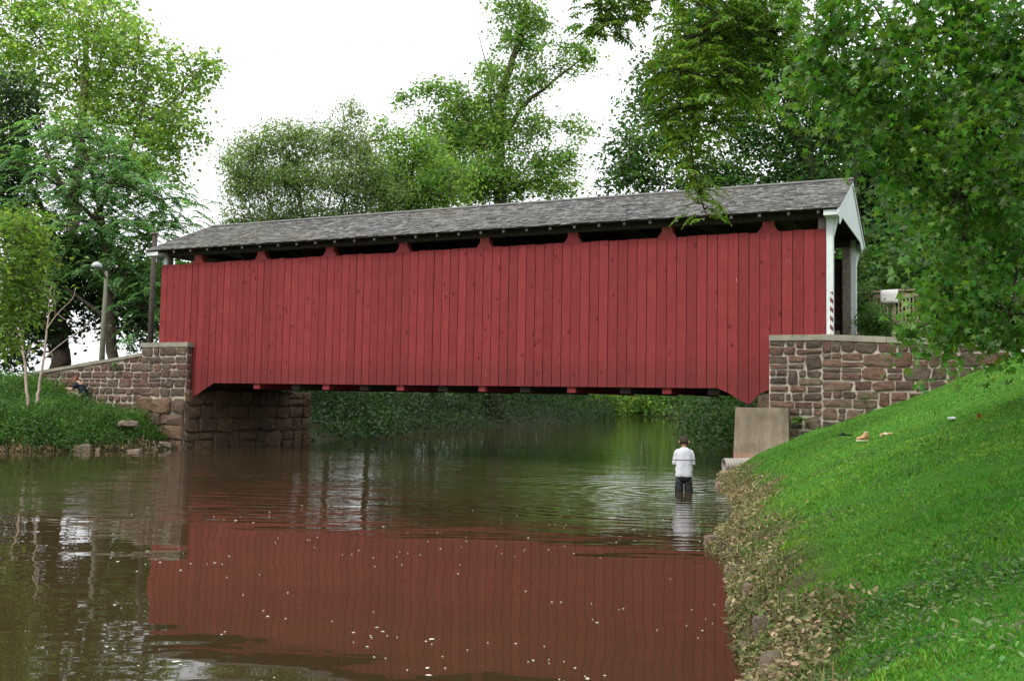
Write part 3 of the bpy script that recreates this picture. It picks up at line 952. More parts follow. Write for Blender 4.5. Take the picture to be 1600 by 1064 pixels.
def tree(name, label, D, lobes, trunk, leafm, bark, per=3.0, k=30, clr=.5, leaf=.16, wr=.6, tpl='rhomb', mode='leaf', pairs=7, limbs=(), trunk_r=.3,
         seed=1, depth=1.0, twig=.7, cat='tree', group=None, up=.8, droop=.45, big=0, spray=0.0, flat=.7, wild=.7, dmin=None):
    """trunk: pixel path (px, py) or world points; lobes: (px, py, rx, ry[, extra depth]) traced at depth D, then filled as real volumes"""
    rng = np.random.default_rng(seed)
    def w3(p): return np.array(at(p[0], p[1], D + (p[2] if len(p) > 2 else 0)) if not isinstance(p, np.ndarray) else p, float)
    tp = [w3(p) for p in trunk]
    base = tp[0].copy(); base[2] = g1(base[0], base[1]) - .15
    if tp[0][2] > base[2] + .05: tp = [base] + tp
    else: tp[0] = base
    root = thing(name, label, cat, tuple(base), 0, group)
    off = base
    mb = MB()
    nodes, nrad = [], []
    def add_limb(path, r0, r1, sides=8):
        pth = smooth_path(path, 4)
        m = len(pth)
        rad = [r0 + (r1 - r0) * (i / (m - 1)) ** .8 for i in range(m)]
        pth = [p + rng.normal(size=3) * rad[i] * .25 for i, p in enumerate(pth)]
        mb.tube([p - off for p in pth], rad, sides)
        for p, r in zip(pth, rad): nodes.append(p); nrad.append(r)
    add_limb(tp, trunk_r * 1.25, trunk_r * .25, 10)
    for pth, r0, r1 in limbs: add_limb([w3(p) for p in pth], r0, r1)
    cen, rad3 = [], []
    for lb in lobes:
        if lb[0] == 'w':
            cen.append(np.array(lb[1:4], float)); rad3.append(tuple(lb[4:7])); continue
        px, py, rx, ry = lb[:4]
        wx, wy = rx * D / F_PX, ry * D / F_PX
        dz = min(max(wx, wy), 1.4 * min(wx, wy)) * depth
        ex = lb[4] if len(lb) > 4 else rng.uniform(-.5, .5) * dz
        cpos = np.array(at(px, py, D + ex))
        cen.append(cpos); rad3.append((wx * (D + ex) / D, dz, wy * (D + ex) / D))
    order = sorted(range(len(cen)), key=lambda i: min(np.linalg.norm(cen[i] - nd) for nd in nodes))
    tA, tB = [], []; clus, cout = [], []; wcl = []
    for i in order:
        N_ = np.array(nodes); dd = np.linalg.norm(N_ - cen[i], axis=1) + np.maximum(0, N_[:, 2] - cen[i][2]) * .8
        j = int(np.argmin(dd)); a = N_[j]; ln = np.linalg.norm(cen[i] - a)
        if ln > .25:
            midp = (a + cen[i]) / 2 + np.array([0, 0, .08 * ln]) + rng.normal(size=3) * .07 * ln
            r0 = min(nrad[j] * .62, .035 + .02 * ln)
            add_limb([a, midp, cen[i]], r0, .015, 5)
        if rad3[i][0] == rad3[i][1] == 1.001:
            u_ = unit(rng.normal(size=(90, 3))) * (rng.uniform(0, 1, 90) ** .42)[:, None]
            wcl.append(cen[i] + u_ * np.array([1.6, 1.6, .8])); continue
        n = max(6, int(per * DENS * rad3[i][0] * rad3[i][2]))
        u_ = unit(rng.normal(size=(n, 3))) * (rng.uniform(0, 1, n) ** .42)[:, None]
        cl = cen[i] + u_ * np.array(rad3[i])
        clus.append(cl); cout.append(u_)
        sel = rng.uniform(size=n) < twig
        src = cen[i] + (cl[sel] - cen[i]) * rng.uniform(.0, .45, (sel.sum(), 1))
        tA.append(src); tB.append(cl[sel])
    mb.build('trunk', bark, root, True)
    cl = np.concatenate(clus); co = np.concatenate(cout); wcl = np.concatenate(wcl) if wcl else []
    tA, tB = np.concatenate(tA), np.concatenate(tB)
    tw = obj('twigs', sticks_mesh('twigs', tA - off, tB - off, .006 + .0005 * D, .003 + .0002 * D), bark, root); tw['kind'] = 'stuff'
    if mode == 'leaf':
        if len(wcl):  # unseen leaves above the camera, added for their shade on the lawn
            Cw = (wcl[:, None] + rng.normal(size=(len(wcl), 14, 3)) * .28).reshape(-1, 3)
            d, s, nrm = leaf_frames(len(Cw), rng)
            uc = obj('unseen_shade_crown', leaves_mesh('unseen_shade_crown', Cw - off, d, s, nrm, .2 * rng.uniform(.6, 1.3, len(Cw)), .8, 'rhomb'), leafm, root); uc['kind'] = 'stuff'
        C_ = (cl[:, None] + rng.normal(size=(len(cl), k, 3)) * np.array([1, 1, flat]) * clr * rng.uniform(.6, 1.3, (len(cl), 1, 1))).reshape(-1, 3)
        if spray:                                          # leaves strung along drooping shoots
            sd = unit(np.repeat(co, k, 0) * .8 + np.repeat(rng.normal(size=(len(cl), 3)) * .5, k, 0) + np.array([0, 0, -.35]))
            tt = rng.uniform(-.3, 1, (len(C_), 1))
            C_ = C_ + sd * tt * spray + np.array([0, 0, -.35]) * spray * tt ** 2
        if dmin is not None: C_ = C_[C_[:, 2] > dmin]
        d, s, nrm = leaf_frames(len(C_), rng, up, droop, wild)
        ln = leaf * rng.uniform(.6, 1.3, len(C_))
    else:
        C0 = (cl[:, None] + rng.normal(size=(len(cl), k, 3)) * clr * np.array([1, 1, flat])).reshape(-1, 3)
        out_ = np.repeat(unit(co * np.array([1, 1, .2]) + 1e-3), k, 0)
        C_, d, s, nrm, ln, A, B = frond_leaves(C0, rng, leaf, pairs, wr, droop, out_ * .8)
        rs = obj('rachises', sticks_mesh('rachises', A - off, B - off, .004 + .0002 * D, .003 + .0002 * D), bark, root); rs['kind'] = 'stuff'
        wr = .46
    if big:                                                # the largest-looking leaves are separate parts
        px, py, z = project(C_)
        ok = (px > 5) & (px < 1595) & (py > 5) & (py < 700)
        score = np.where(ok, ln / z, 0)
        pick = np.argsort(-score)[:big]
        T, Fc = TPL[tpl]
        lm = np_mesh('leaf', T * np.array([1, wr, 1]), Fc); lm.materials.append(leafm)
        for q in pick:
            Mx = Matrix(((d[q][0], s[q][0], nrm[q][0]), (d[q][1], s[q][1], nrm[q][1]), (d[q][2], s[q][2], nrm[q][2]))).to_4x4()
            o = bpy.data.objects.new('leaf', lm)
            o.matrix_local = Matrix.Translation(Vector(C_[q] - off)) @ Mx @ Matrix.Scale(float(ln[q]), 4)
            link(o, root)
        keep = np.ones(len(C_), bool); keep[pick] = False
        C_, d, s, nrm, ln = C_[keep], d[keep], s[keep], nrm[keep], ln[keep]
    cr = obj('crown', leaves_mesh('crown', C_ - off, d, s, nrm, ln, wr, tpl), leafm, root)
    cr['kind'] = 'stuff'
    return root


L_ = {
    'syc': leaf_mat('plane_tree_leaves', (.25, .36, .10), c2=(.19, .31, .085), trans=.65),
    'ail': leaf_mat('feathery_leaves', (.16, .31, .125), c2=(.115, .25, .095), trans=.6),
    'yel': leaf_mat('yellow_green_leaves', (.175, .28, .055), c2=(.13, .22, .045), trans=.55),
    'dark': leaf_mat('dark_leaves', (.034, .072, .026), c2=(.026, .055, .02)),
    'wil': leaf_mat('grey_green_leaves', (.20, .28, .125), c2=(.155, .225, .095), trans=.6, var_v=.6),
    'mid': leaf_mat('mid_green_leaves', (.18, .29, .07), c2=(.125, .23, .06), trans=.6),
    'rear': leaf_mat('deep_green_leaves', (.085, .175, .045), c2=(.05, .12, .032), trans=.5),
    'loc': leaf_mat('locust_leaves', (.15, .26, .032), c2=(.10, .20, .028), trans=.5),
    'star': leaf_mat('glossy_star_leaves', (.15, .30, .048), c2=(.085, .20, .034), trans=.5, rough=.33, spec=.6, clump=.8),
    'bush': leaf_mat('bank_leaves', (.08, .175, .036), c2=(.04, .095, .025), clump=.9),
}

tree('plane_tree', 'tall pale green plane tree with open crown, highest on the left', 52,
     [(60, 60, 70, 55), (150, 45, 75, 50), (215, 90, 70, 55), (120, 125, 85, 55), (220, 155, 75, 55), (300, 112, 38, 32), (328, 100, 18, 14), (30, 150, 50, 45), (272, 185, 45, 45),
      (150, 200, 75, 45), (240, 230, 50, 40), (300, 200, 25, 20), (20, 15, 60, 40), (100, 0, 70, 35), (190, 25, 40, 28), (60, -50, 80, 45), (150, -40, 50, 30), (200, 260, 60, 35), (10, 90, 40, 45), (255, 265, 40, 25)],
     [(93, 575), (95, 520), (110, 400), (120, 280), (130, 170), (135, 60)], L_['syc'], M_['bark_grey'], per=1.0, k=42, clr=.32, leaf=.215, wr=.8, spray=.7, trunk_r=.5, seed=11,
     limbs=[([(110, 400), (170, 300), (215, 200), (235, 110)], .2, .05), ([(115, 330), (70, 230), (50, 120)], .2, .05), ([(215, 200), (270, 160), (310, 112)], .09, .03)], twig=.5)
tree('ailanthus_tree', 'feathery drooping green tree above the stone wall at left', 44,
     [(110, 212, 65, 28), (60, 262, 60, 30), (170, 245, 55, 28), (120, 292, 85, 34), (205, 290, 55, 28), (45, 330, 50, 26), (255, 312, 50, 22), (150, 350, 80, 30), (225, 368, 60, 28), (268, 345, 35, 16),
      (100, 400, 70, 28), (185, 420, 60, 28), (60, 452, 45, 26), (235, 440, 45, 22), (215, 478, 36, 18), (20, 300, 35, 25), (212, 515, 28, 12)],
     [(172, 575), (175, 520), (170, 440), (160, 350), (140, 260), (125, 210)], L_['ail'], M_['bark'], per=1.9, k=4, clr=.4, leaf=1.05, wr=.15, mode='frond', pairs=8, droop=.75, trunk_r=.26, seed=12,
     limbs=[([(172, 480), (190, 440), (225, 390), (260, 340)], .12, .03), ([(170, 500), (110, 455), (60, 430)], .12, .03), ([(160, 350), (90, 290), (50, 260)], .1, .02)], twig=.8)
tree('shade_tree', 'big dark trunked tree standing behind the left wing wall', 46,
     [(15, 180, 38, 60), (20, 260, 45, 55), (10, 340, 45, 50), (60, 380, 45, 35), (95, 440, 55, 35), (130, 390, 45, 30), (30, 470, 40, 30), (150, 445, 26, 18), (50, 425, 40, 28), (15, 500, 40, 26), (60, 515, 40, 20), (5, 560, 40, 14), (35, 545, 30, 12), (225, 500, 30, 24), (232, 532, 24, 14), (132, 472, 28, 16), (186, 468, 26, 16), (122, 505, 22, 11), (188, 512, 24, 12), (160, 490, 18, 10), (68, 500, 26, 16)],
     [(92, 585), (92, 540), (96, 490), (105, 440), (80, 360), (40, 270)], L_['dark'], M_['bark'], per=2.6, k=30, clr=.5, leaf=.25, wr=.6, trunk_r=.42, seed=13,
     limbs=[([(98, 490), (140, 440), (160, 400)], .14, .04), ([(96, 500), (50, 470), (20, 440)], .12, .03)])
tree('young_tree', 'bright yellow green young tree at the left edge above the weeds', 30,
     [(8, 360, 48, 26), (48, 358, 36, 24), (20, 420, 50, 32), (62, 398, 26, 22), (25, 480, 42, 32), (8, 530, 28, 26), (55, 450, 28, 24)],
     [(-14, 620), (-6, 540), (5, 460), (12, 380)], L_['yel'], M_['bark_grey'], per=7, k=26, clr=.28, leaf=.15, wr=.55, trunk_r=.07, seed=14)
tree('willow_tree', 'round grey green tree just left of the middle above the roof', 62,
     [(400, 242, 50, 42), (460, 220, 55, 34), (520, 222, 55, 36), (388, 300, 42, 42), (450, 290, 58, 48), (520, 290, 58, 48), (570, 255, 38, 42), (585, 300, 40, 38), (395, 345, 50, 30), (460, 345, 60, 30), (530, 345, 60, 30), (548, 182, 20, 18), (360, 262, 18, 20)],
     [(480, 520), (480, 420), (470, 330), (462, 240)], L_['wil'], M_['bark'], per=1.5, k=60, clr=.5, leaf=.23, wr=.36, trunk_r=.3, seed=15, droop=.7,
     limbs=[([(480, 420), (430, 340), (400, 260)], .14, .03), ([(480, 430), (530, 340), (550, 250)], .14, .03)])
tree('hedgerow_tree', 'small bright green tree between the round tree and the tall one', 66,
     [(610, 262, 38, 36), (655, 240, 46, 36), (645, 300, 55, 38), (600, 300, 30, 35), (590, 215, 22, 18), (625, 215, 20, 16), (690, 290, 45, 40), (620, 345, 60, 30), (690, 345, 60, 25)],
     [(640, 480), (640, 380), (642, 300), (648, 235)], L_['mid'], M_['bark'], per=1.6, k=36, clr=.6, leaf=.28, wr=.5, trunk_r=.25, seed=16)
tree('oak_tree', 'tall open crowned tree with dark crooked limbs behind the middle of the roof', 82,
     [(828, 28, 32, 26), (800, 8, 34, 22), (800, 62, 32, 26), (835, 80, 22, 18), (898, 75, 26, 18), (922, 88, 22, 11), (872, 108, 18, 12), (775, 118, 38, 26), (832, 130, 28, 26), (780, 170, 48, 32), (705, 140, 34, 16), (662, 140, 34, 9), (640, 150, 20, 6), (722, 168, 38, 26),
      (700, 205, 46, 34), (742, 218, 55, 40), (832, 200, 30, 26), (878, 192, 26, 10), (905, 200, 14, 8), (690, 260, 55, 40), (762, 265, 55, 36), (842, 258, 46, 30), (888, 250, 22, 20), (870, 286, 38, 18), (800, 298, 60, 18), (720, 300, 50, 24), (775, 210, 30, 20)],
     [(774, 470), (781, 380), (783, 310), (780, 245), (779, 200), (790, 125), (812, 65), (822, 10)], L_['mid'], M_['bark'], per=1.15, k=40, clr=.45, leaf=.32, spray=1.0, wr=.55, trunk_r=.68, seed=17, twig=.5,
     limbs=[([(786, 220), (815, 168), (850, 140), (880, 115), (918, 86)], .27, .05), ([(778, 300), (752, 276), (728, 272), (716, 258)], .30, .08), ([(786, 305), (822, 286), (872, 276)], .24, .05),
            ([(780, 245), (742, 205), (712, 165), (690, 148)], .2, .04), ([(779, 200), (766, 160), (772, 120)], .17, .03), ([(770, 120), (757, 90), (746, 48)], .08, .02), ([(772, 100), (790, 70), (776, 30)], .04, .01)])
tree('walnut_tree', 'broad deep green tree with dark forked trunk behind the right end of the roof', 40,
     [(1010, 150, 26, 40), (985, 225, 36, 34), (965, 265, 22, 22), (1000, 278, 48, 26), (1060, 120, 55, 45), (1085, 55, 50, 45), (1055, 215, 55, 42), (1130, 125, 65, 50), (1120, 265, 60, 32), (1205, 95, 75, 50), (1175, 290, 60, 22), (1150, 20, 80, 40), (1270, 110, 50, 40), (1290, 270, 40, 30), (1260, 300, 60, 30), (1235, 215, 34, 30), (1185, 225, 50, 26), (1160, 195, 40, 24), (1295, 215, 45, 40), (1240, 270, 50, 24), (1230, 150, 60, 34), (1330, 140, 50, 60), (1090, 300, 60, 18)],
     [(1278, 500), (1272, 400), (1266, 300), (1262, 250), (1248, 210), (1235, 165), (1225, 100)], L_['rear'], M_['bark'], per=3.6, k=32, clr=.3, leaf=.22, wr=.5, trunk_r=.42, seed=18, spray=1.0,
     limbs=[([(1258, 240), (1225, 200), (1175, 186), (1105, 190)], .2, .06), ([(1262, 260), (1266, 205), (1275, 140)], .2, .05), ([(1105, 190), (1060, 170), (1020, 150)], .07, .02)])
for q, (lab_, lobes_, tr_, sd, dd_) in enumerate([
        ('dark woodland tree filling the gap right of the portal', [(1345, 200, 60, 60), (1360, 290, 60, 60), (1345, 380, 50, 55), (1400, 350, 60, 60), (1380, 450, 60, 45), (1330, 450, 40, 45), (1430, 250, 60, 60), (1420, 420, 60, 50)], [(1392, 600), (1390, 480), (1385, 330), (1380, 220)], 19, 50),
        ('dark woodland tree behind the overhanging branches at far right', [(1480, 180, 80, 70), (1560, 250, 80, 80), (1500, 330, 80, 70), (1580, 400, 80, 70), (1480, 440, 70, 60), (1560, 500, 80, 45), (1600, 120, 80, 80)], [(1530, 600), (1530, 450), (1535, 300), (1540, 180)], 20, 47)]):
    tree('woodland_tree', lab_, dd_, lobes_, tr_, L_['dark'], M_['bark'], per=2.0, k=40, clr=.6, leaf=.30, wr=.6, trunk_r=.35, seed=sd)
tree('locust_tree', 'light green locust sprays hanging over the roof at upper right', 17,
     [(1092, 55, 55, 42), (1062, 110, 42, 36), (1072, 165, 42, 40), (1078, 215, 30, 34), (1084, 262, 20, 26), (1092, 300, 13, 22), (1100, 328, 10, 14), (1150, 40, 55, 45), (1135, 120, 45, 42), (1205, 50, 45, 45), (1118, 190, 22, 28), (1190, 120, 40, 35),
      (948, 14, 34, 16, -1), (930, 40, 10, 18, -1), (952, 46, 10, 14, -1), (978, 30, 12, 18, -1), (1008, 4, 14, 10, -1), (915, 10, 10, 10, -1), (1060, -40, 80, 40), (960, -40, 60, 30, -1), (1180, -40, 90, 40)],
     [np.array(p) for p in ((13.2, 19.5, 3), (13.0, 19.3, 7.5), (11.0, 18.5, 9.4), (7.5, 17.6, 9.9), (4.0, 17, 9.5), (2.0, 16.5, 9.1))], L_['loc'], M_['bark'], per=19, k=2, clr=.14, leaf=.36, wr=.25, mode='frond', pairs=6, droop=.8, trunk_r=.3, seed=21, depth=1.3, twig=.9)
tree('sweetgum_tree', 'glossy star leaved branches hanging low into the right side', 12.5,
     [(1300, 55, 62, 52), (1268, 115, 36, 40), (1335, 150, 60, 52), (1400, 75, 85, 60), (1500, 55, 85, 60), (1580, 80, 70, 80), (1375, 225, 34, 28), (1415, 200, 65, 52), (1520, 190, 85, 65), (1448, 285, 40, 38), (1500, 305, 75, 55), (1585, 300, 60, 75),
      (1500, 385, 45, 42), (1550, 410, 65, 55), (1482, 450, 32, 28), (1465, 500, 30, 20), (1500, 470, 55, 40), (1575, 490, 50, 42), (1418, 522, 14, 9), (1520, 525, 26, 12), (1475, 530, 22, 10), (1590, 535, 40, 14), (1690, 200, 90, 150), (1680, 420, 70, 100), (1500, -40, 140, 50), (1320, -30, 70, 40)] + [('w', x, y, z, 1.001, 1.001, .8) for x, y, z in ((.5, 1.5, 7.2), (2, 2.5, 7.6), (1, 4, 7.3), (2.8, 5, 7.8), (3.5, 3, 7.4), (4.2, 6.5, 7.9), (5, 4.5, 7.6), (5.5, 8, 7.8), (6.5, 6, 7.4), (7, 9, 8), (3.2, 7.6, 8.2), (1.8, 6, 7.9), (4, 1, 7.2), (6.2, 3, 7.3), (8, 7.5, 7.5), (8.5, 10, 7.2), (0, 3, 7.5), (2, 0, 7.3))],  # last lobes lie out of view, added to shade the lower right lawn
     [np.array(p) for p in ((11.6, 13.5, 3), (11.4, 13.4, 6.5), (9.5, 13.2, 8.2), (7.3, 12.9, 8.4), (5.2, 12.6, 7.6))], L_['star'], M_['bark'], per=15, k=18, clr=.075, leaf=.105, spray=.5, wr=1.0, tpl='star', trunk_r=.28, seed=22, depth=1.3, big=300, droop=.8, up=.55, wild=.8,
     limbs=[([np.array(p) for p in ((9.5, 13.2, 8.2), (8.2, 12.8, 6.4), (6.9, 12.5, 5.0), (6.2, 12.4, 3.4))], .1, .02), ([np.array(p) for p in ((11.4, 13.4, 5.5), (9.0, 13, 5.6), (7.0, 12.6, 5.9), (5.5, 12.4, 6.0))], .11, .02)])

# bushes by the portal and behind the rail
for (px, py, rx, ry, dd_, lab_, sd) in ((1345, 475, 24, 34, 33, 'dark leafy bush beside the white far portal post', 31), (1368, 498, 24, 22, 30, 'low rounded bush in front of the wooden railing', 32), (1450, 520, 40, 30, 29, 'low dark bush right of the railing above the coping', 33)):
    tree('bush', lab_, dd_, [(px, py, rx, ry), (px - rx * .4, py + ry * .5, rx * .7, ry * .6), (px + rx * .4, py + ry * .5, rx * .7, ry * .6)], [(px, py + ry * 1.6), (px, py)], L_['rear'], M_['bark'],
         per=22, k=24, clr=.16, leaf=.09, wr=.6, trunk_r=.05, seed=sd, cat='bush')


# banks beyond the bridge
L_['thick'] = leaf_mat('shade_toned_thicket_leaves', (.022, .048, .017), c2=(.035, .075, .022), var_v=.6, clump=.35)  # shade under the canopy is put into this dark leaf colour
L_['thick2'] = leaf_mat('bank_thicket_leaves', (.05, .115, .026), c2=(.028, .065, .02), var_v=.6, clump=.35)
def undergrowth(name, label, pts, leafm, seed, n, h_, spread, leaf, k=24, clr=.4, holes=-9.0):
    rng = np.random.default_rng(seed)
    pts = np.array(pts, float)
    seg = rng.integers(0, len(pts) - 1, n); t = rng.uniform(size=n)
    P = pts[seg] * (1 - t)[:, None] + pts[seg + 1] * t[:, None]
    P = P + rng.normal(size=(n, 2)) * np.array(spread)
    z = gz(P[:, 0], P[:, 1])
    d, _ = shore_dist(P[:, 0], P[:, 1])
    ok = d > -2.0
    P, z, d = P[ok], np.maximum(z[ok], .12), d[ok]
    gapm = (np.abs(P[:, 0] / P[:, 1] + .18) < .045) & (P[:, 1] < 90)
    hh = h_ * (.35 + .65 * np.clip((d + .5) / 3.5, 0, 1)) * np.clip(.75 + .6 * fnoise(P[:, 0], P[:, 1], .6), .15, 1.4) * np.where(gapm, .27, 1)
    cl = np.column_stack([P, z + np.maximum(.05, hh * rng.uniform(0, 1, len(P)) ** .8)])
    hol = fnoise(cl[:, 0] + cl[:, 2] * .7, cl[:, 1] * .6 - cl[:, 2] * .9, 1.5) + .5 * fnoise(cl[:, 0] * .8, cl[:, 2] * 1.2 + cl[:, 1] * .4, 3.1)
    cl = cl[hol > holes]
    C_ = (cl[:, None] + rng.normal(size=(len(cl), k, 3)) * clr * np.array([1.25, 1, .7])).reshape(-1, 3)
    C_ = C_[C_[:, 2] > .03]
    dd, s, nn = leaf_frames(len(C_), rng)
    o = obj(name, leaves_mesh(name, C_, dd, s, nn, leaf * rng.uniform(.6, 1.4, len(C_)), .6, 'rhomb'), leafm)
    return tag(o, label, kind='stuff')


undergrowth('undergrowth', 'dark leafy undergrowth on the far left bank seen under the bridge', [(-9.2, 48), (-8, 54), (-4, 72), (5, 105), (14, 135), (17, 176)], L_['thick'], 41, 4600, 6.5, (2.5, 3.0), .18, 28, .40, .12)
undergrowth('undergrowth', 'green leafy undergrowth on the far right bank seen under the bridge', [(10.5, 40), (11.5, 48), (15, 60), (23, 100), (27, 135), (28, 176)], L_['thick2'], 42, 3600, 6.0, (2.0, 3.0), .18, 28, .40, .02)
undergrowth('undergrowth', 'bushes closing off the far end of the stream', [(10, 182), (20, 180), (34, 178)], L_['mid'], 43, 500, 9.0, (3, 3), .5, 26, .9)
undergrowth('woods', 'far off green woods rising behind the end of the stream', [(-2, 128), (12, 152), (24, 190), (40, 175), (55, 150)], L_['mid'], 45, 2600, 22.0, (5, 4), .6, 26, 1.1)
wr_ = np.random.default_rng(44)
WP = [(-15 + i * 2.0 + wr_.uniform(-2, 2), 50 + i * 7 + wr_.uniform(-2, 2)) for i in range(5)] + [(-4 + i * 3, 92 + i * 12) for i in range(5)] + [(14, 39), (17, 53), (20, 68), (25, 92), (31, 124)]
for i, (x, y) in enumerate(WP):
    y += 2
    cl = []
    for q in range(24):
        cl.append((x + wr_.uniform(-3.5, 5.0), y + wr_.uniform(-4.5, 3.5), wr_.uniform(3.2, 9.5) if i not in (0, 1, 2, 3) else wr_.uniform(6.4, 8.2)))
    base = np.array((x, y, g1(x, y) - .1))
    names = ['nearest', 'second', 'third', 'fourth', 'fifth', 'sixth', 'seventh', 'eighth', 'ninth', 'last'] + ['nearest', 'second', 'third', 'fourth', 'last']
    root = thing('bank_tree', '%s dark tree on the far %s bank beyond the bridge, counted along the stream' % (names[i], 'left' if i < 10 else 'right'), 'tree', tuple(base), 0, 'trees along the far banks')
    mb = MB(); mb.tube([(0, 0, 0), (.15, 0, 2.4), (-.1, .1, 5 if i < 4 else 7), (.1, .2, 6.2 if i < 4 else 10)], [.24, .2, .15, .08], 8)
    mb.build('trunk', M_['bark'], root, True)
    cl = np.array(cl)
    u_ = unit(wr_.normal(size=(24 * 16, 3))) * wr_.uniform(.3, 1, (24 * 16, 1))
    cc = np.repeat(cl, 16, 0) + u_ * np.array([2.4, 2.2, 1.6])
    C_ = (cc[:, None] + wr_.normal(size=(len(cc), 26, 3)) * .5).reshape(-1, 3)
    d, s, nn = leaf_frames(len(C_), wr_)
    o = obj('crown', leaves_mesh('crown', C_ - base, d, s, nn, .34 * wr_.uniform(.6, 1.3, len(C_)), .6, 'rhomb'), L_['rear'], root); o['kind'] = 'stuff'

# ------------------------------------------------------------------ left bank: weeds, sapling, rocks
def blades_mesh(name, x, y, z, h_, wdt, rng, lean=.35, seg=2):
    """curved grass blades: seg=1 -> one triangle, seg=2 -> bent blade of three"""
    n = len(x)
    a = rng.uniform(0, 2 * math.pi, n)
    side = np.column_stack([np.cos(a), np.sin(a), np.zeros(n)])
    b = rng.uniform(0, 2 * math.pi, n)
    ln = np.column_stack([np.cos(b), np.sin(b), np.zeros(n)]) * (rng.uniform(.1, 1, n) * lean)[:, None]
    base = np.column_stack([x, y, z])
    H = np.asarray(h_)[:, None]; Wd = np.asarray(wdt)[:, None]
    up = np.array([0, 0, 1.0])
    if seg == 1:
        P = np.stack([base - side * Wd / 2, base + side * Wd / 2, base + (up + ln) * H], 1)
        F = np.arange(n * 3).reshape(-1, 3)
        return np_mesh(name, P.reshape(-1, 3), F)
    m = base + (up * .62 + ln * .35) * H
    tip = base + (up * (.95 - .3 * np.linalg.norm(ln, axis=1, keepdims=True)) + ln * 1.3) * H
    P = np.stack([base - side * Wd / 2, base + side * Wd / 2, m + side * Wd * .42, m - side * Wd * .42, tip], 1)
    i = np.arange(n)[:, None] * 5
    return np_mesh(name, P.reshape(-1, 3), [i + np.array([[0, 1, 2, 3]]), i + np.array([[3, 2, 4]])])


L_['weed'] = leaf_mat('bank_weeds', (.13, .26, .045), c2=(.075, .17, .035), trans=.35, clump=1.2)
rng = np.random.default_rng(51)
n = 26000
s_ = rng.uniform(-9, 1.0, n); t_ = rng.uniform(-7.5, -.42, n)
X = O[0] + U[0] * s_ + V[0] * t_; Y = O[1] + U[1] * s_ + V[1] * t_
d, r_ = shore_dist(X, Y)
ok = (d > .12) & ~r_ & (fnoise(X, Y, 2) > -.75) & ~((t_ > -.75) & (s_ < -.6))
X, Y, d = X[ok], Y[ok], d[ok]
Z = gz(X, Y)
hh = rng.uniform(.25, .8, len(X)) * np.clip(d / 1.5, .45, 1) * (1 + .45 * fnoise(X, Y, 1.4))
wd_o = obj('weeds', blades_mesh('weeds', X, Y, Z - .02, hh, rng.uniform(.012, .03, len(X)), rng, .8), L_['weed'])
tag(wd_o, 'tall green weeds and grass on the left bank below the wing wall', kind='stuff')
sel = rng.uniform(size=len(X)) < .30
cl = np.column_stack([X, Y, Z + hh * rng.uniform(.2, .9, len(X))])[sel]
C_ = (cl[:, None] + rng.normal(size=(len(cl), 7, 3)) * .12).reshape(-1, 3)
C_ = C_[C_[:, 2] > .05]
dd, s2, nn = leaf_frames(len(C_), rng)
lf = obj('bank_foliage', leaves_mesh('bank_foliage', C_, dd, s2, nn, .085 * rng.uniform(.6, 1.4, len(C_)), .6, 'rhomb'), L_['bush'])
tag(lf, 'low broad leaved plants among the weeds on the left bank', kind='stuff')
# bushy overhang along the left waterline, darker
undergrowth('bank_shrubs', 'dark leafy shrubs overhanging the water at the left edge', [(-24, 27), (-19, 29.6), (-15.7, 32.0), (-14.6, 33.0)], L_['bush'], 52, 420, 1.3, (.7, .5), .10, 30, .2)
# dead grass hanging to the water
L_['dry'] = leaf_mat('withered_leaves', (.40, .31, .20), c2=(.22, .16, .09), var_v=.6, trans=.2, rough=.75, spec=.15, clump=1.5)
L_['dry2'] = leaf_mat('olive_withered_leaves', (.12, .17, .05), c2=(.26, .22, .12), var_v=.55, trans=.2, rough=.7, spec=.15, clump=2)
t = np.linspace(0, 1, 900)
lp = np.array([(-11.9, 33.8), (-14.2, 32.4), (-15.7, 31.3), (-22, 27.1)])
q = rng.uniform(0, len(lp) - 1.001, 1500); i0 = q.astype(int); fr = (q - i0)[:, None]
pp = lp[i0] * (1 - fr) + lp[i0 + 1] * fr + rng.normal(size=(1500, 2)) * .22
zz = np.maximum(gz(pp[:, 0], pp[:, 1]), 0) + rng.uniform(0, .2, 1500)
dd, s2, nn = leaf_frames(1500, rng, .5, .8)
o = obj('withered_plants', leaves_mesh('withered_plants', np.column_stack([pp, zz]), dd, s2, nn, .14 * rng.uniform(.6, 1.4, 1500), .25, 'rhomb'), L_['dry'])
tag(o, 'withered brown stalks hanging over the left waterline', kind='stuff')

kq = at(122, 600, 35.9)
m = 900
xa = kq.x + rng.normal(size=m) * .55 - .1; ya = kq.y + rng.normal(size=m) * .16 - .12
tg = obj('tall_grass', blades_mesh('tall_grass', xa, ya, gz(xa, ya), rng.uniform(.15, .46, m), rng.uniform(.012, .026, m), rng, .6), L_['weed'])
tag(tg, 'tall green grass tufts in front of the crouching child', kind='stuff')
sap = thing('bare_sapling', 'pale leafless sapling with thin forked stems before the left wing wall', 'sapling', tuple(at(52, 615, 33.4)))
off = Vector(at(52, 615, 33.4))
mb = MB()
def stem(pts, r0, r1, n_=6, Yd=33.4):
    pth = smooth_path([np.array(at(p[0], p[1], Yd + (p[2] if len(p) > 2 else 0))) - np.array(off) for p in pts], 4)
    m = len(pth)
    mb.tube([Vector(p) + Vector((random.uniform(-1, 1), random.uniform(-1, 1), 0)) * r0 * .3 for p in pth], [r0 + (r1 - r0) * i / (m - 1) for i in range(m)], n_)
stem([(44, 635), (41, 600), (38, 560), (27, 505), (24, 480)], .055, .025)
stem([(58, 630), (62, 600), (68, 560), (73, 515), (77, 470), (80, 445)], .055, .014)
stem([(73, 515), (90, 490), (113, 467), (118, 450)], .022, .007)
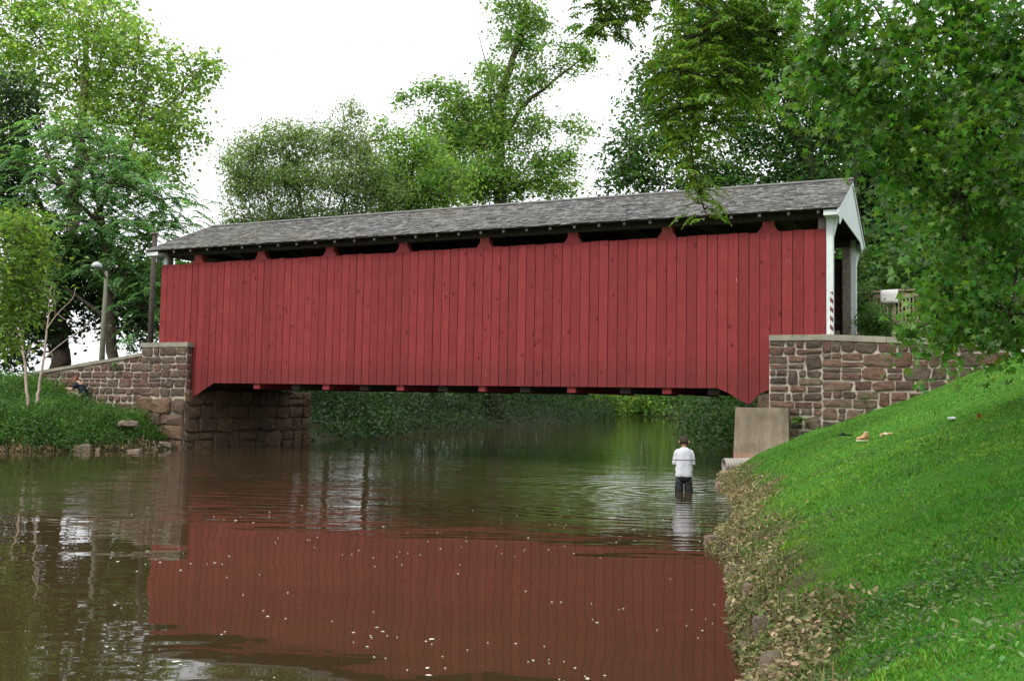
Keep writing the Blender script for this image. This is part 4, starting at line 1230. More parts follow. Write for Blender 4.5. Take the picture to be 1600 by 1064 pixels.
stem([(68, 562), (82, 548), (108, 528), (135, 510), (142, 495)], .026, .007)
stem([(70, 545, .2), (50, 538, .2), (42, 560, .1)], .02, .015)
stem([(108, 528), (128, 538, .2), (150, 520, .3)], .014, .005)
stem([(77, 470), (70, 450), (74, 430)], .012, .004)
stem([(74, 500), (84, 470), (84, 448)], .016, .004)
stem([(90, 490), (104, 500), (122, 498)], .01, .003)
stem([(38, 560), (30, 545), (14, 540)], .018, .005)
mb.build('stem', M_['bark_pale'], sap, True)

ROCK_ME = []
for k in range(6):
    bm = bmesh.new(); bmesh.ops.create_icosphere(bm, subdivisions=2, radius=1)
    so = Vector((k * 7.3, 1.1, 2.2))
    for v in bm.verts:
        dd_ = v.co.normalized()
        r = 1 + .34 * mnoise.noise(dd_ * 1.4 + so) + .14 * mnoise.noise(dd_ * 3.5 + so)
        c_ = dd_ * r
        for ax in range(3): c_[ax] = max(-.66, min(.66, c_[ax]))     # broken flat faces
        v.co = c_
    me = bpy.data.meshes.new('rock'); bm.to_mesh(me); bm.free(); me.materials.append(M_['rock']); ROCK_ME.append(me)


def rock(px, py, wpx, hpx, label, k, dp=1.0, z=None, rot=0.0, group=None):
    """rock whose waterline or foot is seen at (px, py), wpx wide and hpx high in the photograph"""
    d = _R @ Vector(((px - 800) / F_PX, -(py - 532) / F_PX, -1))
    kk = ((z or 0.0) - CAM_H) / d.z
    p = Vector((0, 0, CAM_H)) + d * kk
    sc = p.y / F_PX
    o = obj('rock', ROCK_ME[k % 6], None, None, (p.x, p.y + wpx * sc * .3 * dp, p.z + hpx * sc * .22), (random.uniform(-.15, .15), random.uniform(-.15, .15), rot), (wpx * sc * .62, wpx * sc * .5 * dp, hpx * sc * .9))
    return tag(o, label, 'rock', group)


rock(124, 704, 32, 11, 'squared brown rock at the waterline below the left weeds', 0, rot=.3)
rock(252, 701, 26, 13, 'pale pointed rock at the foot of the left abutment', 1, rot=.6)
rock(208, 706, 24, 5, 'low flat stone awash left of the abutment', 2)
rock(152, 706, 8, 7, 'small round stone just right of the squared brown rock', 3)
rock(225, 699, 26, 10, 'brown stone tucked into the bank beside the pale pointed rock', 4, rot=1.2)
rock(196, 664, 34, 8, 'grey slab lying in the weeds beside the left wing wall', 5, z=.8, rot=.5)
rock(1136, 748, 22, 16, 'pale boulder below the drain pipe on the right shore', 1, rot=.4)
rock(1126, 762, 16, 10, 'dark wet stone at the water below the pale boulder', 2)
rock(1118, 852, 36, 18, 'tan flat topped rock at the water where the reflection ends', 0, rot=.2)
rock(1146, 862, 34, 20, 'tan rounded rock tucked into withered plants beside the flat one', 3, rot=1)
rock(1150, 895, 34, 14, 'grey wet rock sloping into the water midway along the right shore', 4, rot=.7)
rock(1142, 948, 18, 10, 'small pink stone at the waterline under withered plants', 5)
rock(1190, 985, 26, 26, 'square reddish stone standing in the withered plants', 0, z=.12, rot=.15)
rock(1212, 1040, 44, 20, 'broad tan rock near the bottom edge on the right shore', 3, z=.1, rot=.5)
rock(1205, 1062, 44, 20, 'reddish stone at the very bottom of the right shore', 2, z=.05, rot=1.4)
rock(1165, 1020, 30, 18, 'dark wet rock beside the broad tan one at the water', 4, rot=1.9)
rock(1172, 925, 24, 16, 'grey stone half buried above the grey wet rock', 1, z=.14, rot=.8)

# drain pipe: corrugated
c = np.array(at(1131, 728, 26.0)); c[2] = .28
pd = Vector((1.0, .15, .02)).normalized()
pipe = thing('drain_pipe', 'grey corrugated drain pipe poking out of the grass by the concrete block', 'pipe', tuple(c))
mb = MB(); rings = []
yv = Vector((0, 0, 1)).cross(pd).normalized(); zv = pd.cross(yv)
for i in range(33):
    r = .165 + (.012 if i % 2 else 0)
    p = pd * (i * .04)
    rings.append([p + (yv * math.cos(2 * math.pi * k / 18) + zv * math.sin(2 * math.pi * k / 18)) * r for k in range(18)])
for i in range(5):
    r = .15; p = pd * (.0 + (5 - i) * 0 + i * .06)
rings = [[pd * .25 + (yv * math.cos(2 * math.pi * k / 18) + zv * math.sin(2 * math.pi * k / 18)) * .148 for k in range(18)], [(yv * math.cos(2 * math.pi * k / 18) + zv * math.sin(2 * math.pi * k / 18)) * .148 for k in range(18)]] + rings
mb.loft(rings)
mb.build('pipe_wall', plain('pipe_grey', (.33, .30, .27), .7, .15), pipe)

# ------------------------------------------------------------------ lawn
L_['grass'] = leaf_mat('lawn_blades', (.16, .30, .036), c2=(.075, .23, .02), var_h=.04, var_v=.55, trans=.3, rough=.5, spec=.3, clump=.6)
rng = np.random.default_rng(61)
N = 420000
Y = np.exp(rng.uniform(math.log(2.6), math.log(27.5), N))
X = rng.uniform(0, 1, N) * (.60 * Y + 2.6) + .04 * Y
d, r_ = shore_dist(X, Y)
# keep off the masonry
sx = (X - O[0]) * U[0] + (Y - O[1]) * U[1]; tx_ = (X - O[0]) * V[0] + (Y - O[1]) * V[1]
edge = .28 + .24 * fnoise(X, Y, 1.3) + .2 * fnoise(X, Y, 4.0)
ok = r_ & (d > edge + rng.normal(size=N) * .10) & ~((sx > 20.6) & (tx_ > -.42 - .1 * np.clip(sx - 22.88, 0, 9)))
X, Y, d = X[ok], Y[ok], d[ok]
Z = gz(X, Y)
g_ = .8 + .35 * fnoise(X, Y, 1.7) + .2 * fnoise(X, Y, 5.1)
hh = rng.uniform(.012, .05, len(X)) ** 1.0 * g_ * np.where(rng.uniform(size=len(X)) < .04, 1.6, 1) * np.interp(Y, [3, 6, 12], [.62, .8, 1]) * np.clip(1 + (1.2 - d) * .35, 1, 1.35)
gr = obj('grass', blades_mesh('grass', X, Y, Z - .006, hh, rng.uniform(.006, .011, len(X)) * (1 + Y / 9), rng, .9, 1), L_['grass'])
clv = np.random.default_rng(67)
q = clv.choice(len(X), 9000, p=np.clip(fnoise(X, Y, 1.9) + .15 * fnoise(X, Y, 6) - .1, 0, 1) / np.clip(fnoise(X, Y, 1.9) + .15 * fnoise(X, Y, 6) - .1, 0, 1).sum())
d_, s3, nn = leaf_frames(9000, clv, 1.6, .1, .5)
cv = obj('clover', leaves_mesh('clover', np.column_stack([X[q] + clv.normal(size=9000) * .03, Y[q] + clv.normal(size=9000) * .03, Z[q] + clv.uniform(.025, .06, 9000)]), d_, s3, nn, clv.uniform(.018, .038, 9000), .9, 'oval'), L_['bush'])
tag(cv, 'darker clover patches growing in the lawn', kind='stuff')
tag(gr, 'short bright green mown grass covering the right bank', kind='stuff')


def scatter_dry(name, label, n, mat_, ylo, yhi, wfun, size, seed, zspread):
    rng = np.random.default_rng(seed)
    Y = np.exp(rng.uniform(math.log(ylo), math.log(yhi), n * 3))
    sh = np.array([p for p in RIGHT_SHORE if 0 < p[1] < 40])
    xs = np.interp(Y, sh[:, 1], sh[:, 0])
    wmax = wfun(Y)
    X = xs + rng.beta(1.3, 2.0, len(Y)) * wmax * 1.15 - .06
    d, r = shore_dist(X, Y)
    dens = .45 + .7 * fnoise(X, Y, 2.6) + .6 * fnoise(X, Y, 6)
    ok = (d > -.06) & (rng.uniform(size=len(Y)) < np.clip(dens + .2, .03, 1))
    X, Y = X[ok][:n], Y[ok][:n]
    Z = np.maximum(gz(X, Y), 0.0) + rng.uniform(.0, 1, len(X)) ** 1.5 * zspread * (.5 + .5 * np.clip(fnoise(X, Y, 3) + .5, 0, 1))
    d_, s, nn = leaf_frames(len(X), rng, .5, .3, 1.0)
    o = obj(name, leaves_mesh(name, np.column_stack([X, Y, Z]), d_, s, nn, size * rng.uniform(.5, 1.4, len(X)), .5, 'oval'), mat_)
    return tag(o, label, kind='stuff')


wf = lambda Y: (.66 - .12 * np.clip((12 - Y) / 7, 0, 1)) * (1 + .45 * np.sin(Y * 2.1) * np.sin(Y * .9 + 1))
scatter_dry('withered_leaves', 'withered tan leaves littering the right shore at the edge of the lawn', 7500, L_['dry'], 4.6, 26, wf, .05, 62, .12)
scatter_dry('withered_weeds', 'olive brown dying weeds along the right shore', 6500, L_['dry2'], 4.6, 26, wf, .05, 63, .14)
# stems standing among them
rng = np.random.default_rng(64)
n = 1500
Y = np.exp(rng.uniform(math.log(4.8), math.log(25), n)); sh = np.array([p for p in RIGHT_SHORE if 0 < p[1] < 40])
X = np.interp(Y, sh[:, 1], sh[:, 0]) + rng.uniform(-.02, .9, n) * wf(Y)
Z = np.maximum(gz(X, Y), -.02)
o = obj('dead_stalks', blades_mesh('dead_stalks', X, Y, Z, rng.uniform(.06, .22, n), rng.uniform(.006, .012, n), rng, 1.1), L_['dry2'])
tag(o, 'thin dead stalks standing along the right shore', kind='stuff')
# clumps of flattened weeds in the lawn at lower right
rng = np.random.default_rng(65)
cc = []
for (px, py, sp) in ((1310, 985, .30), (1360, 1010, .28), (1420, 975, .22), (1345, 1045, .3), (1270, 1000, .2), (1500, 1000, .25), (1540, 1020, .22), (1390, 955, .2), (1250, 1050, .25), (1560, 920, .2), (1300, 930, .16), (1275, 830, .18), (1480, 880, .14)):
    dv = _R @ Vector(((px - 800) / F_PX, -(py - 532) / F_PX, -1))
    k = 2.0
    for it in range(400):
        p = Vector((0, 0, CAM_H)) + dv * k
        if p.z <= g1(p.x, p.y): break
        k += .03
    m = 110
    q = np.array([p.x, p.y]) + rng.normal(size=(m, 2)) * sp
    cc.append(q)
cc = np.concatenate(cc)
zz = gz(cc[:, 0], cc[:, 1]) + rng.uniform(.01, .09, len(cc))
d_, s, nn = leaf_frames(len(cc), rng, .9, .2, .6)
L_['pale'] = leaf_mat('pale_weed_leaves', (.12, .22, .07), c2=(.20, .22, .11), var_v=.4, trans=.25, rough=.6, spec=.3, clump=2)
o = obj('pale_weeds', leaves_mesh('pale_weeds', np.column_stack([cc, zz]), d_, s, nn, .036 * rng.uniform(.5, 1.5, len(cc)), .42, 'oval'), L_['pale'])
tag(o, 'pale flattened weeds in the lawn at lower right', kind='stuff')
# clover heads and bits of light litter scattered in the lawn
rng = np.random.default_rng(66)
Y = np.exp(rng.uniform(math.log(4.5), math.log(23), 2600)); X = rng.uniform(0, 1, 2600) * (.55 * Y)
d, r_ = shore_dist(X, Y); ok = r_ & (d > .8) & (fnoise(X, Y, 1.2) > -.1); X, Y = X[ok], Y[ok]
d_, s, nn = leaf_frames(len(X), rng, 1.2, 0, .4)
o = obj('fallen_bits', leaves_mesh('fallen_bits', np.column_stack([X, Y, gz(X, Y) + .045]), d_, s, nn, rng.uniform(.02, .045, len(X)), .55, 'rhomb'), L_['pale'])
tag(o, 'tiny pale clippings sprinkled over the lawn', kind='stuff')

# ------------------------------------------------------------------ specks floating on the water
rng = np.random.default_rng(71)
pts = []
while len(pts) < 210:
    Yw = math.exp(rng.uniform(math.log(5.6), math.log(17))); Xw = rng.uniform(-.40, .22) * Yw
    if fnoise(np.array([Xw]), np.array([Yw]), 1.1)[0] + rng.normal() * .25 > .12: pts.append((Xw, Yw))
vs, fs = [], []
for (x, y) in pts:
    r = rng.choice([.006, .009, .013, .02], p=[.62, .28, .08, .02]); a0 = rng.uniform(0, 6.28); el = rng.uniform(1, 2.2)
    b = len(vs)
    for k in range(6):
        a = k * math.pi / 3
        ux, uy = math.cos(a) * r * el, math.sin(a) * r
        vs.append((x + ux * math.cos(a0) - uy * math.sin(a0), y + ux * math.sin(a0) + uy * math.cos(a0), .004))
    vs.append((x, y, .009))
    fs += [(b + k, b + (k + 1) % 6, b + 6) for k in range(6)]
o = obj('floating_specks', np_mesh('floating_specks', np.array(vs), np.array(fs)), plain('pale_foam', (.62, .58, .5), .8, .2, 20, 0))
tag(o, 'white foam specks and petals floating on the dark water', kind='stuff')

# ------------------------------------------------------------------ street furniture
lp0 = at(158, 590, 39.5)
lamp = thing('street_lamp', 'grey street lamp on a tall pole behind the left wing wall', 'street lamp', (lp0.x, lp0.y, g1(lp0.x, lp0.y) - .1))
bz = lamp.location.z
topz = at(160, 428, 39.5).z - bz
MB().tube([(0, 0, 0), (0, 0, topz * .5), (.03, 0, topz + .1)], [.13, .10, .06], 12).build('pole', plain('pole_grey', (.14, .145, .10), .8, .2, 5), lamp, True)
MB().tube([(.03, 0, topz - .2), (.0, -.35, topz + .12), (.0, -.8, topz + .2)], [.035, .03, .03], 8).build('arm', M_['grey_wood'], lamp, True)
mb = MB(); mb.loft([ell_ring((0, -.85, topz + .12 + q), .19 * r, .27 * r, 14) for q, r in ((0, .75), (.05, 1.0), (.12, .95), (.2, .6), (.24, .2))])
mb.build('lamp_head', plain('lamp_head_white', (.45, .47, .47), .4, .08), lamp, True)
pp0 = at(234, 560, 40.5)
pole = thing('utility_pole', 'dark wooden pole standing just left of the red boards', 'pole', (pp0.x, pp0.y, g1(pp0.x, pp0.y) - .2))
hp = at(236, 366, 40.5).z - pole.location.z
mb = MB(); mb.tube([(0, 0, 0), (0, 0, hp * .6), (.01, 0, hp)], [.125, .115, .10], 10); mb.build('post', M_['old_wood'], pole, True)
MB().box(-.14, .14, -.14, .14, hp + .002, hp + .05).build('cap', M_['grey_wood'], pole)

wpts = [at(-300, 142, 45), at(0, 118, 45), at(170, 108, 45), at(340, 94, 45), at(560, 74, 45), at(840, 46, 45), at(1200, 12, 45), at(1900, -60, 45)]
mb = MB(); mb.tube(smooth_path([np.array(p) for p in wpts], 6), [.009] * (6 * 7 + 1), 6)
wire = mb.build('overhead_wire', plain('black_cable', (.03, .035, .03), .6, .1), None, True)
tag(wire, 'thin dark overhead wire crossing the sky at upper left', 'wire')

# wooden railing behind the right wall with a cloth hung on it
ra = at(1338, 458, 33); rb = at(1445, 452, 31)
rail = thing('wooden_railing', 'pale wooden railing with thin balusters behind the right wing wall', 'railing', tuple(ra))
dv = rb - ra; ln = math.hypot(dv.x, dv.y); ax = Vector((dv.x / ln, dv.y / ln, 0))
zt_ = 0.0
H = 1.12
slope_ = dv.z / ln
def rp(q, z, off_=0.0): return ax * q + Vector((-ax.y, ax.x, 0)) * off_ + Vector((0, 0, z + slope_ * q))
MB().beam(rp(0, 0), rp(ln, 0), .16, .05).build('top_rail', M_['rail_wood'], rail)
MB().beam(rp(0, -.14), rp(ln, -.14), .05, .10).build('upper_rail', M_['rail_wood'], rail)
MB().beam(rp(0, -H + .1), rp(ln, -H + .1), .05, .10).build('lower_rail', M_['rail_wood'], rail)
nb = int(ln / .13)
bal = MB().box(-.019, .019, -.019, .019, -H + .15, -.19).mesh('baluster'); bal.materials.append(M_['rail_wood'])
for i in range(nb):
    if i % 10 == 0: continue
    obj('baluster', bal, None, rail, rp(.02 + i * .13, 0, -.05))
pst = MB().box(-.05, .05, -.05, .05, -H - .6, -.03).mesh('post'); pst.materials.append(M_['rail_wood'])
for i in range(0, nb + 1, 10): obj('post', pst, None, rail, rp(.02 + i * .13, 0, .06))
ca = at(1380, 456, 32.2); q0 = (ca - ra).dot(ax)
mb = MB()
prof = [(.12, -.05), (.11, .035), (.0, .045), (-.11, .035), (-.125, -.12), (-.13, -.30), (-.14, -.40)]
nc = 9
gv = [rp(q0 + c_ / (nc - 1) * .62, z_, o_ - .008 * (1 + math.sin(c_ * 1.9 + r_ * .4)) * (r_ / 6)) for r_, (o_, z_) in enumerate(prof) for c_ in range(nc)]
mb.add(gv, [(r_ * nc + c_, r_ * nc + c_ + 1, (r_ + 1) * nc + c_ + 1, (r_ + 1) * nc + c_) for r_ in range(len(prof) - 1) for c_ in range(nc - 1)])
cl = mb.build('cloth', plain('white_cloth', (.6, .6, .58), .9, .1), None, True)
cl.location = ra
so = cl.modifiers.new('thickness', 'SOLIDIFY'); so.thickness = .008; so.offset = 0
tag(cl, 'white cloth draped over the wooden railing', 'cloth')

# ferns rooted in the wall
def wall_plant(s, t, z, label, seed, n=14, size=.24):
    rng = np.random.default_rng(seed)
    p = bp(s, t, z)
    C0 = rng.normal(size=(n, 3)) * .03
    C_, d, ss, nn, ll, A, B = frond_leaves(C0, rng, size, 4, .2, .7, np.tile(np.array([[-V[0], -V[1], .3]]), (n, 1)))
    root = thing('wall_plant', label, 'plant', tuple(p))
    obj('leaves', leaves_mesh('leaves', C_, d, ss, nn, ll, .6, 'oval'), L_['weed'], root)['kind'] = 'stuff'
    obj('stems', sticks_mesh('stems', A, B, .004, .003), L_['weed'], root)['kind'] = 'stuff'
wall_plant(22.30, -.48, 1.45, 'green plant rooted in the right wall beside the concrete block', 81, 22, .30)
wall_plant(24.0, -.60, 2.05, 'small green plant in a joint higher up the right wing wall', 82, 9, .15)
wall_plant(-1.6, -.40, 2.86, 'green tuft growing on the left wing wall below its coping', 83, 16, .26)

# ------------------------------------------------------------------ shoes on the lawn
def ground_hit(px, py, k0=3.0):
    dv = _R @ Vector(((px - 800) / F_PX, -(py - 532) / F_PX, -1))
    k = k0
    while k < 60:
        p = Vector((0, 0, CAM_H)) + dv * k
        if p.z <= g1(p.x, p.y): return p
        k += .02
    return p


def shoe_mesh(L, high):
    """boot or trainer along +x, sole at z=0"""
    rings = []
    for q, w_, h_ in ((0, .020, .05 + high * .5), (.08, .034, .07 + high), (.30, .038, .075 + high), (.42, .037, .075 + high * .35), (.58, .043, .062), (.78, .046, .05), (.93, .036, .04), (1.0, .014, .03)):
        r = []
        for k in range(12):
            a = 2 * math.pi * k / 12
            r.append((q * L, math.cos(a) * w_, max(0, h_ / 2 + math.sin(a) * h_ / 2)))
        rings.append(r)
    mb = MB(); mb.loft(rings)
    return mb


tan = plain('tan_leather', (.46, .26, .12), .6, .25, 14)
cream = plain('cream_canvas', (.62, .55, .42), .7, .15, 14)
blackr = plain('black_rubber', (.012, .012, .013), .6, .2, 14)


def shoe(px, py, label, L, high, up_m, sole_m, rz_, roll=0.0, name='shoe'):
    p = ground_hit(px, py)
    root = thing(name, label, 'shoe', (p.x, p.y, g1(p.x, p.y) + .035), rz_)
    root.rotation_euler = (roll, 0, rz_)
    shoe_mesh(L, high).build('upper', up_m, root, True)
    so = MB()
    out = [(q * L, w_) for q, w_ in ((-.01, .015), (.05, .034), (.3, .041), (.58, .046), (.8, .05), (.95, .036), (1.01, .01))]
    so.prism([(a, -b) for a, b in out] + [(a, b) for a, b in out[::-1]], 'z', -.025, -.002)
    so.build('sole', sole_m, root)
    mb = MB(); mb.loft([ell_ring((.18 * L, 0, .066 + high + q), .040 * r, .026 * r, 10) for q, r in ((0, 1.1), (.012, 1.05), (.013, .75))]); mb.build('collar', cream if up_m is tan else blackr, root, True)
    return root


shoe(1357, 690, 'tan ankle shoe standing on the lawn, middle of the three pieces', .27, .06, tan, cream, math.radians(205))
shoe(1376, 683, 'pale tan shoe tipped on its side on the lawn at right', .27, .02, tan, cream, math.radians(10), 1.25)
p = ground_hit(1331, 685)
so = thing('sandal', 'flat black sandal lying in the grass left of the tan shoes', 'sandal', (p.x, p.y, g1(p.x, p.y) + .06), math.radians(185))
mb = MB(); out = [(q * .28, w_) for q, w_ in ((0, .018), (.06, .032), (.3, .036), (.6, .045), (.85, .044), (1.0, .015))]
mb.prism([(a, -b) for a, b in out] + [(a, b) for a, b in out[::-1]], 'z', -.015, .01); mb.build('sole', blackr, so)
for sg in (1, -1):
    mb = MB(); mb.tube([(.21, 0, .012), (.18, .022 * sg, .045), (.13, .04 * sg, .012)], [.008, .009, .008], 6); mb.build('strap', blackr, so, True)
p = ground_hit(1487, 659)
o = MB().hexa([(-.06, -.03, 0), (.06, -.035, 0), (.055, .03, .01), (-.05, .035, 0), (-.055, -.025, .03), (.05, -.03, .02), (.05, .025, .035), (-.045, .03, .03)]).build('paper_scrap', plain('white_paper', (.75, .75, .74), .8, .05), None)
o.location = (p.x, p.y, g1(p.x, p.y) + .04)
tag(o, 'white scrap of paper on the lawn below the right wall', 'litter')
p = ground_hit(1532, 654)
d_, s, nn = leaf_frames(1, np.random.default_rng(3))
o = obj('fallen_leaf', leaves_mesh('fallen_leaf', np.zeros((1, 3)), d_, s, nn, .12, .8, 'star'), plain('red_leaf', (.30, .06, .03), .7, .2), None, (p.x, p.y, g1(p.x, p.y) + .06))
tag(o, 'red fallen leaf on the grass at upper right of the lawn', 'leaf')

# ------------------------------------------------------------------ people
def skin_body(name, verts, edges, radii, m, parent, sub=2):
    me = bpy.data.meshes.new(name)
    me.from_pydata(verts, edges, [])
    o = bpy.data.objects.new(name, me); COL.objects.link(o)
    o.modifiers.new('skin', 'SKIN')
    sk = o.data.skin_vertices[0].data
    for i, r in enumerate(radii):
        sk[i].radius = (r, r) if not isinstance(r, tuple) else r
        sk[i].use_root = (i == 0)
    sb = o.modifiers.new('sub', 'SUBSURF'); sb.levels = sub; sb.render_levels = sub
    dg = bpy.context.evaluated_depsgraph_get()
    me2 = bpy.data.meshes.new_from_object(o.evaluated_get(dg))
    bpy.data.objects.remove(o); bpy.data.meshes.remove(me)
    me2.name = name
    me2.polygons.foreach_set('use_smooth', [True] * len(me2.polygons))
    me2.materials.clear(); me2.materials.append(m)
    return obj(name, me2, None, parent)


def chain_tubes(mb, pts, radii, n=12): mb.tube(smooth_path([np.array(p) for p in pts], 3), np.interp(np.linspace(0, 1, 3 * (len(pts) - 1) + 1), np.linspace(0, 1, len(pts)), radii), n)


skin = plain('skin', (.46, .27, .19), .55, .08, 12, .001)
Mt = Mat('white_tshirt', .9, .1)
sp_ = Mt.n('SeparateXYZ'); Mt.l(Mt.n('TexCoord').outputs['Object'], sp_.inputs[0])
st_ = Mt.math('MULTIPLY', Mt.ramp(sp_.outputs[2], [(.640, 0.0), (.643, 1.0)]), Mt.ramp(sp_.outputs[2], [(.662, 1.0), (.665, 0.0)]))
vv = Mt.coords('Object')
Mt.color(Mt.mix(st_, Mt.mix(Mt.ramp(Mt.noise(vv, 5, 3), [(.35, 0.0), (.65, 1.0)]), (.50, .51, .56), (.60, .61, .65)), (.16, .10, .13)))
Mt.bump(Mt.noise(Mt.coords('Object', (1, 1, .45)), 8, 3), .03)
hairm = plain('short_brown_hair', (.035, .022, .015), .7, .4, 60, .006)
pantm = plain('dark_wet_trousers', (.018, .019, .022), .6, .35, 9, .02)


def head_parts(root, body_m, c, yaw, pitch, hair_m, size=1.0):
    """hair cap, ears, face on a head centred at c, facing +y before yaw/pitch"""
    Rm = Matrix.Rotation(yaw, 3, 'Z') @ Matrix.Rotation(pitch, 3, 'X')
    def w(p): return tuple(Vector(c) + Rm @ (Vector(p) * size))
    mb = MB()
    rings = []
    for el in (-.45, -.2, .05, .35, .7, 1.05, 1.35, 1.52):
        r = []
        for k in range(16):
            a = 2 * math.pi * k / 16
            rx, ry, rz_ = .081, .101, .118
            front = max(0, math.sin(a))
            e2 = max(el, .55 * front + .05) if front > .25 else el
            r.append(w((rx * math.cos(a) * math.cos(e2), ry * math.sin(a) * math.cos(e2) - .004, rz_ * math.sin(e2))))
        rings.append(r)
    mb.loft(rings); mb.build('hair', hair_m, root, True)
    for sg in (1, -1):
        mb = MB(); mb.loft([[w((sg * (.074 + q), -.008 + .020 * rr * math.cos(2 * math.pi * k / 8) - q * .5, -.008 + .031 * rr * math.sin(2 * math.pi * k / 8))) for k in range(8)] for q, rr in ((0, .7), (.010, 1.0), (.018, .95), (.020, .5))])
        mb.build('ear', body_m, root, True)
        mb = MB(); mb.loft([[w((sg * .032 + .011 * rr * math.cos(2 * math.pi * k / 8), .086 + q, .0 + .006 * rr * math.sin(2 * math.pi * k / 8))) for k in range(8)] for q, rr in ((0, 1), (.004, .9), (.006, .4))])
        mb.build('eye', plain('eye', (.05, .04, .035), .3, .1), root, True)
    mb = MB(); mb.loft([[w((.010 * rr * math.cos(2 * math.pi * k / 8), .082 + q, -.026 + .022 * rr * math.sin(2 * math.pi * k / 8))) for k in range(8)] for q, rr in ((0, 1.3), (.014, 1.0), (.024, .5))]); mb.build('nose', body_m, root, True)
    mb = MB(); mb.loft([[w((.022 * rr * math.cos(2 * math.pi * k / 8), .083 + q, -.062 + .007 * rr * math.sin(2 * math.pi * k / 8))) for k in range(8)] for q, rr in ((0, 1.1), (.006, .8))]); mb.build('mouth', plain('lips', (.35, .13, .11), .5, .1), root, True)


def hand_chain(vs, es, rs, wrist_i, wrist, d, palm_n):
    """palm, four unequal bent fingers and a thumb, as chains rooted in the palm"""
    d = Vector(d).normalized(); n = Vector(palm_n).normalized(); s = d.cross(n).normalized()
    pi = len(vs); vs.append(tuple(Vector(wrist) + d * .045)); rs.append((.030, .016)); es.append((wrist_i, pi))
    for k, L in enumerate((.055, .066, .060, .046)):
        o_ = (k - 1.5) * .018
        b = Vector(wrist) + d * .075 + s * o_
        i = len(vs)
        vs.extend([tuple(b), tuple(b + d * L * .55 + n * .012), tuple(b + d * L * .85 + n * .035)]); rs.extend([.0085, .008, .0065])
        es.extend([(pi, i), (i, i + 1), (i + 1, i + 2)])
    i = len(vs)
    b = Vector(wrist) + d * .03 - s * .03
    vs.extend([tuple(b), tuple(b + d * .035 - s * .015 + n * .014)]); rs.extend([.011, .008]); es.extend([(pi, i), (i, i + 1)])


# the wading boy, seen from behind (faces +y); z = 0 is the water surface
bc = (3.60, 20.95)
boy = thing('person', 'boy in white striped T-shirt and dark trousers wading knee deep, seen from behind', 'person', (bc[0], bc[1], 0), math.radians(-6))
vs = [(0, 0, .36), (0, .0, .52), (0, -.01, .70), (0, .0, .82), (0, .015, .90), (0, .035, .965), (0, .045, 1.02), (0, .045, 1.08)]
rs = [(.12, .09), (.115, .085), (.12, .085), (.085, .06), (.042, .045), (.055, .06), (.088, .10), (.074, .085)]
es = [(i, i + 1) for i in range(7)]
for sg in (1, -1):
    i = len(vs)
    vs += [(sg * .085, 0, .30), (sg * .095, .01, .02), (sg * .10, -.01, -.12), (sg * .105, -.02, -.40), (sg * .115, .10, -.425)]; rs += [.08, .056, .05, .035, .03]
    es += [(0, i), (i, i + 1), (i + 1, i + 2), (i + 2, i + 3), (i + 3, i + 4)]
    i = len(vs)
    vs += [(sg * .125, .005, .805), (sg * .172, .02, .57), (sg * .15, .17, .545), (sg * .08, .225, .56)]; rs += [.042, .036, .03, .023]
    es += [(3, i), (i, i + 1), (i + 1, i + 2), (i + 2, i + 3)]
    hand_chain(vs, es, rs, i + 3, vs[i + 3], (-sg * .8, .5, .05), (0, .3, -1))
skin_body('body', vs, es, rs, skin, boy)
head_parts(boy, skin, (0, .05, 1.022), 0, math.radians(-18), hairm, 1.16)
mb = MB()
def rag(c, rx, ry, j=.008, n_=20):
    r = ell_ring(c, rx, ry, n_, 0, .85)
    return [(x + random.uniform(-j, j), y + random.uniform(-j, j), z + random.uniform(-j, j) * .6) for x, y, z in r]
mb.loft([rag((0, -.004, z), rx, ry, .009) for z, rx, ry in ((.31, .176, .128), (.325, .180, .132), (.40, .172, .124), (.47, .176, .126), (.54, .164, .118), (.62, .168, .12), (.70, .166, .12), (.77, .166, .118), (.82, .158, .11), (.86, .132, .095), (.893, .09, .072), (.912, .06, .06))])
for sg in (1, -1):
    pth = [(sg * .09, 0, .825), (sg * .14, .003, .80), (sg * .165, .012, .70), (sg * .176, .03, .565)]
    mb.tube([p + np.array([random.uniform(-.006, .006) for _ in range(3)]) for p in smooth_path([np.array(p) for p in pth], 4)], np.interp(np.linspace(0, 1, 13), [0, .3, .7, 1], [.052, .062, .06, .064]), 14)
mb.build('shirt', Mt.m, boy, True)
mb = MB()
mb.loft([rag((0, 0, z), rx, ry, .006) for z, rx, ry in ((.22, .145, .105), (.29, .152, .113), (.38, .146, .106))])
for sg in (1, -1):
    mb.loft([rag((sg * x, y, z), r, r * 1.05, .008, 14) for z, r, x, y in ((.29, .080, .080, 0), (.20, .088, .086, .0), (.13, .080, .092, .005), (.07, .091, .094, .008), (.03, .083, .098, .0), (-.02, .088, .097, .008), (-.2, .078, .10, -.01), (-.36, .072, .105, -.02))])
mb.build('trousers', pantm, boy, True)

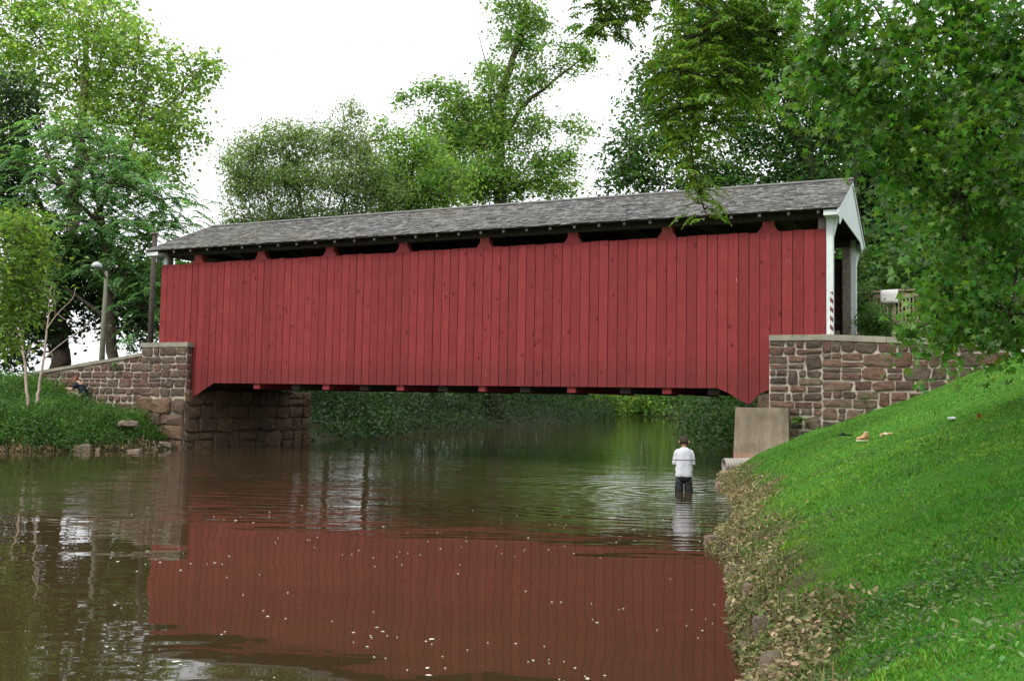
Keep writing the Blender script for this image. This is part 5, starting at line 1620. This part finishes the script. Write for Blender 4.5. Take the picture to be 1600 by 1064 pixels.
# the child crouching by the left wall, facing left with lowered head
kp = at(126, 622, 36.4)
kg = g1(kp.x, kp.y)
kz = at(122, 586, 36.4).z - .96
kid = thing('person', 'child in dark navy T-shirt crouching head down in weeds by the left wall', 'person', (kp.x, kp.y, kg), math.radians(78))
kid.scale = (1.15, 1.15, 1.15)
hz = 0.0
vs = [(0, -.10, .30), (0, -.09, .42), (0, -.02, .58), (0, .06, .70), (0, .11, .765), (0, .16, .80), (0, .195, .845), (0, .20, .895)]
rs = [(.12, .10), (.115, .09), (.12, .09), (.10, .075), (.042, .042), (.05, .055), (.076, .09), (.062, .075)]
es = [(i, i + 1) for i in range(7)]
for sg in (1, -1):
    i = len(vs)
    vs += [(sg * .09, -.07, .30), (sg * .13, .30, .46), (sg * .12, .20, .10), (sg * .12, .22, .03), (sg * .13, .34, .02)]; rs += [.08, .055, .045, .035, .03]
    es += [(0, i), (i, i + 1), (i + 1, i + 2), (i + 2, i + 3), (i + 3, i + 4)]
    i = len(vs)
    vs += [(sg * .155, .05, .68), (sg * .19, .20, .52), (sg * .10, .38, .56), (sg * .07, .44, .57)]; rs += [.05, .036, .03, .024]
    es += [(3, i), (i, i + 1), (i + 1, i + 2), (i + 2, i + 3)]
    hand_chain(vs, es, rs, i + 3, vs[i + 3], (-sg * .3, .9, -.2), (0, -.2, -1))
vs = [(a, b, c_ + hz) for a, b, c_ in vs]
skin_body('body', vs, es, rs, skin, kid)
head_parts(kid, skin, (0, .205, .85 + hz), 0, math.radians(-32), plain('auburn_hair', (.13, .045, .025), .7, .4, 60, .006), .98)
mb = MB()
navy = plain('navy_cotton', (.012, .016, .028), .9, .25, 10, .015)
mb.loft([rag((0, y, z + hz), rx, ry, .006) for z, y, rx, ry in ((.30, -.10, .15, .125), (.42, -.085, .148, .12), (.53, -.045, .15, .115), (.62, 0, .155, .11), (.69, .045, .15, .10), (.74, .085, .10, .075), (.765, .105, .06, .06))])
for sg in (1, -1):
    mb.tube(smooth_path([np.array(p) for p in ((sg * .11, .03, .69 + hz), (sg * .16, .07, .66 + hz), (sg * .19, .14, .58 + hz))], 3), np.interp(np.linspace(0, 1, 7), [0, .5, 1], [.06, .066, .066]), 12)
mb.build('shirt', navy, kid, True)
mb = MB()
for sg in (1, -1):
    mb.tube(smooth_path([np.array(p) for p in ((sg * .07, -.09, .31 + hz), (sg * .12, .15, .42 + hz), (sg * .13, .31, .46 + hz), (sg * .125, .26, .30 + hz))], 3), np.interp(np.linspace(0, 1, 10), [0, .5, .75, 1], [.10, .078, .07, .062]), 12)
mb.build('shorts', plain('khaki_cotton', (.22, .18, .12), .9, .2, 10), kid, True)
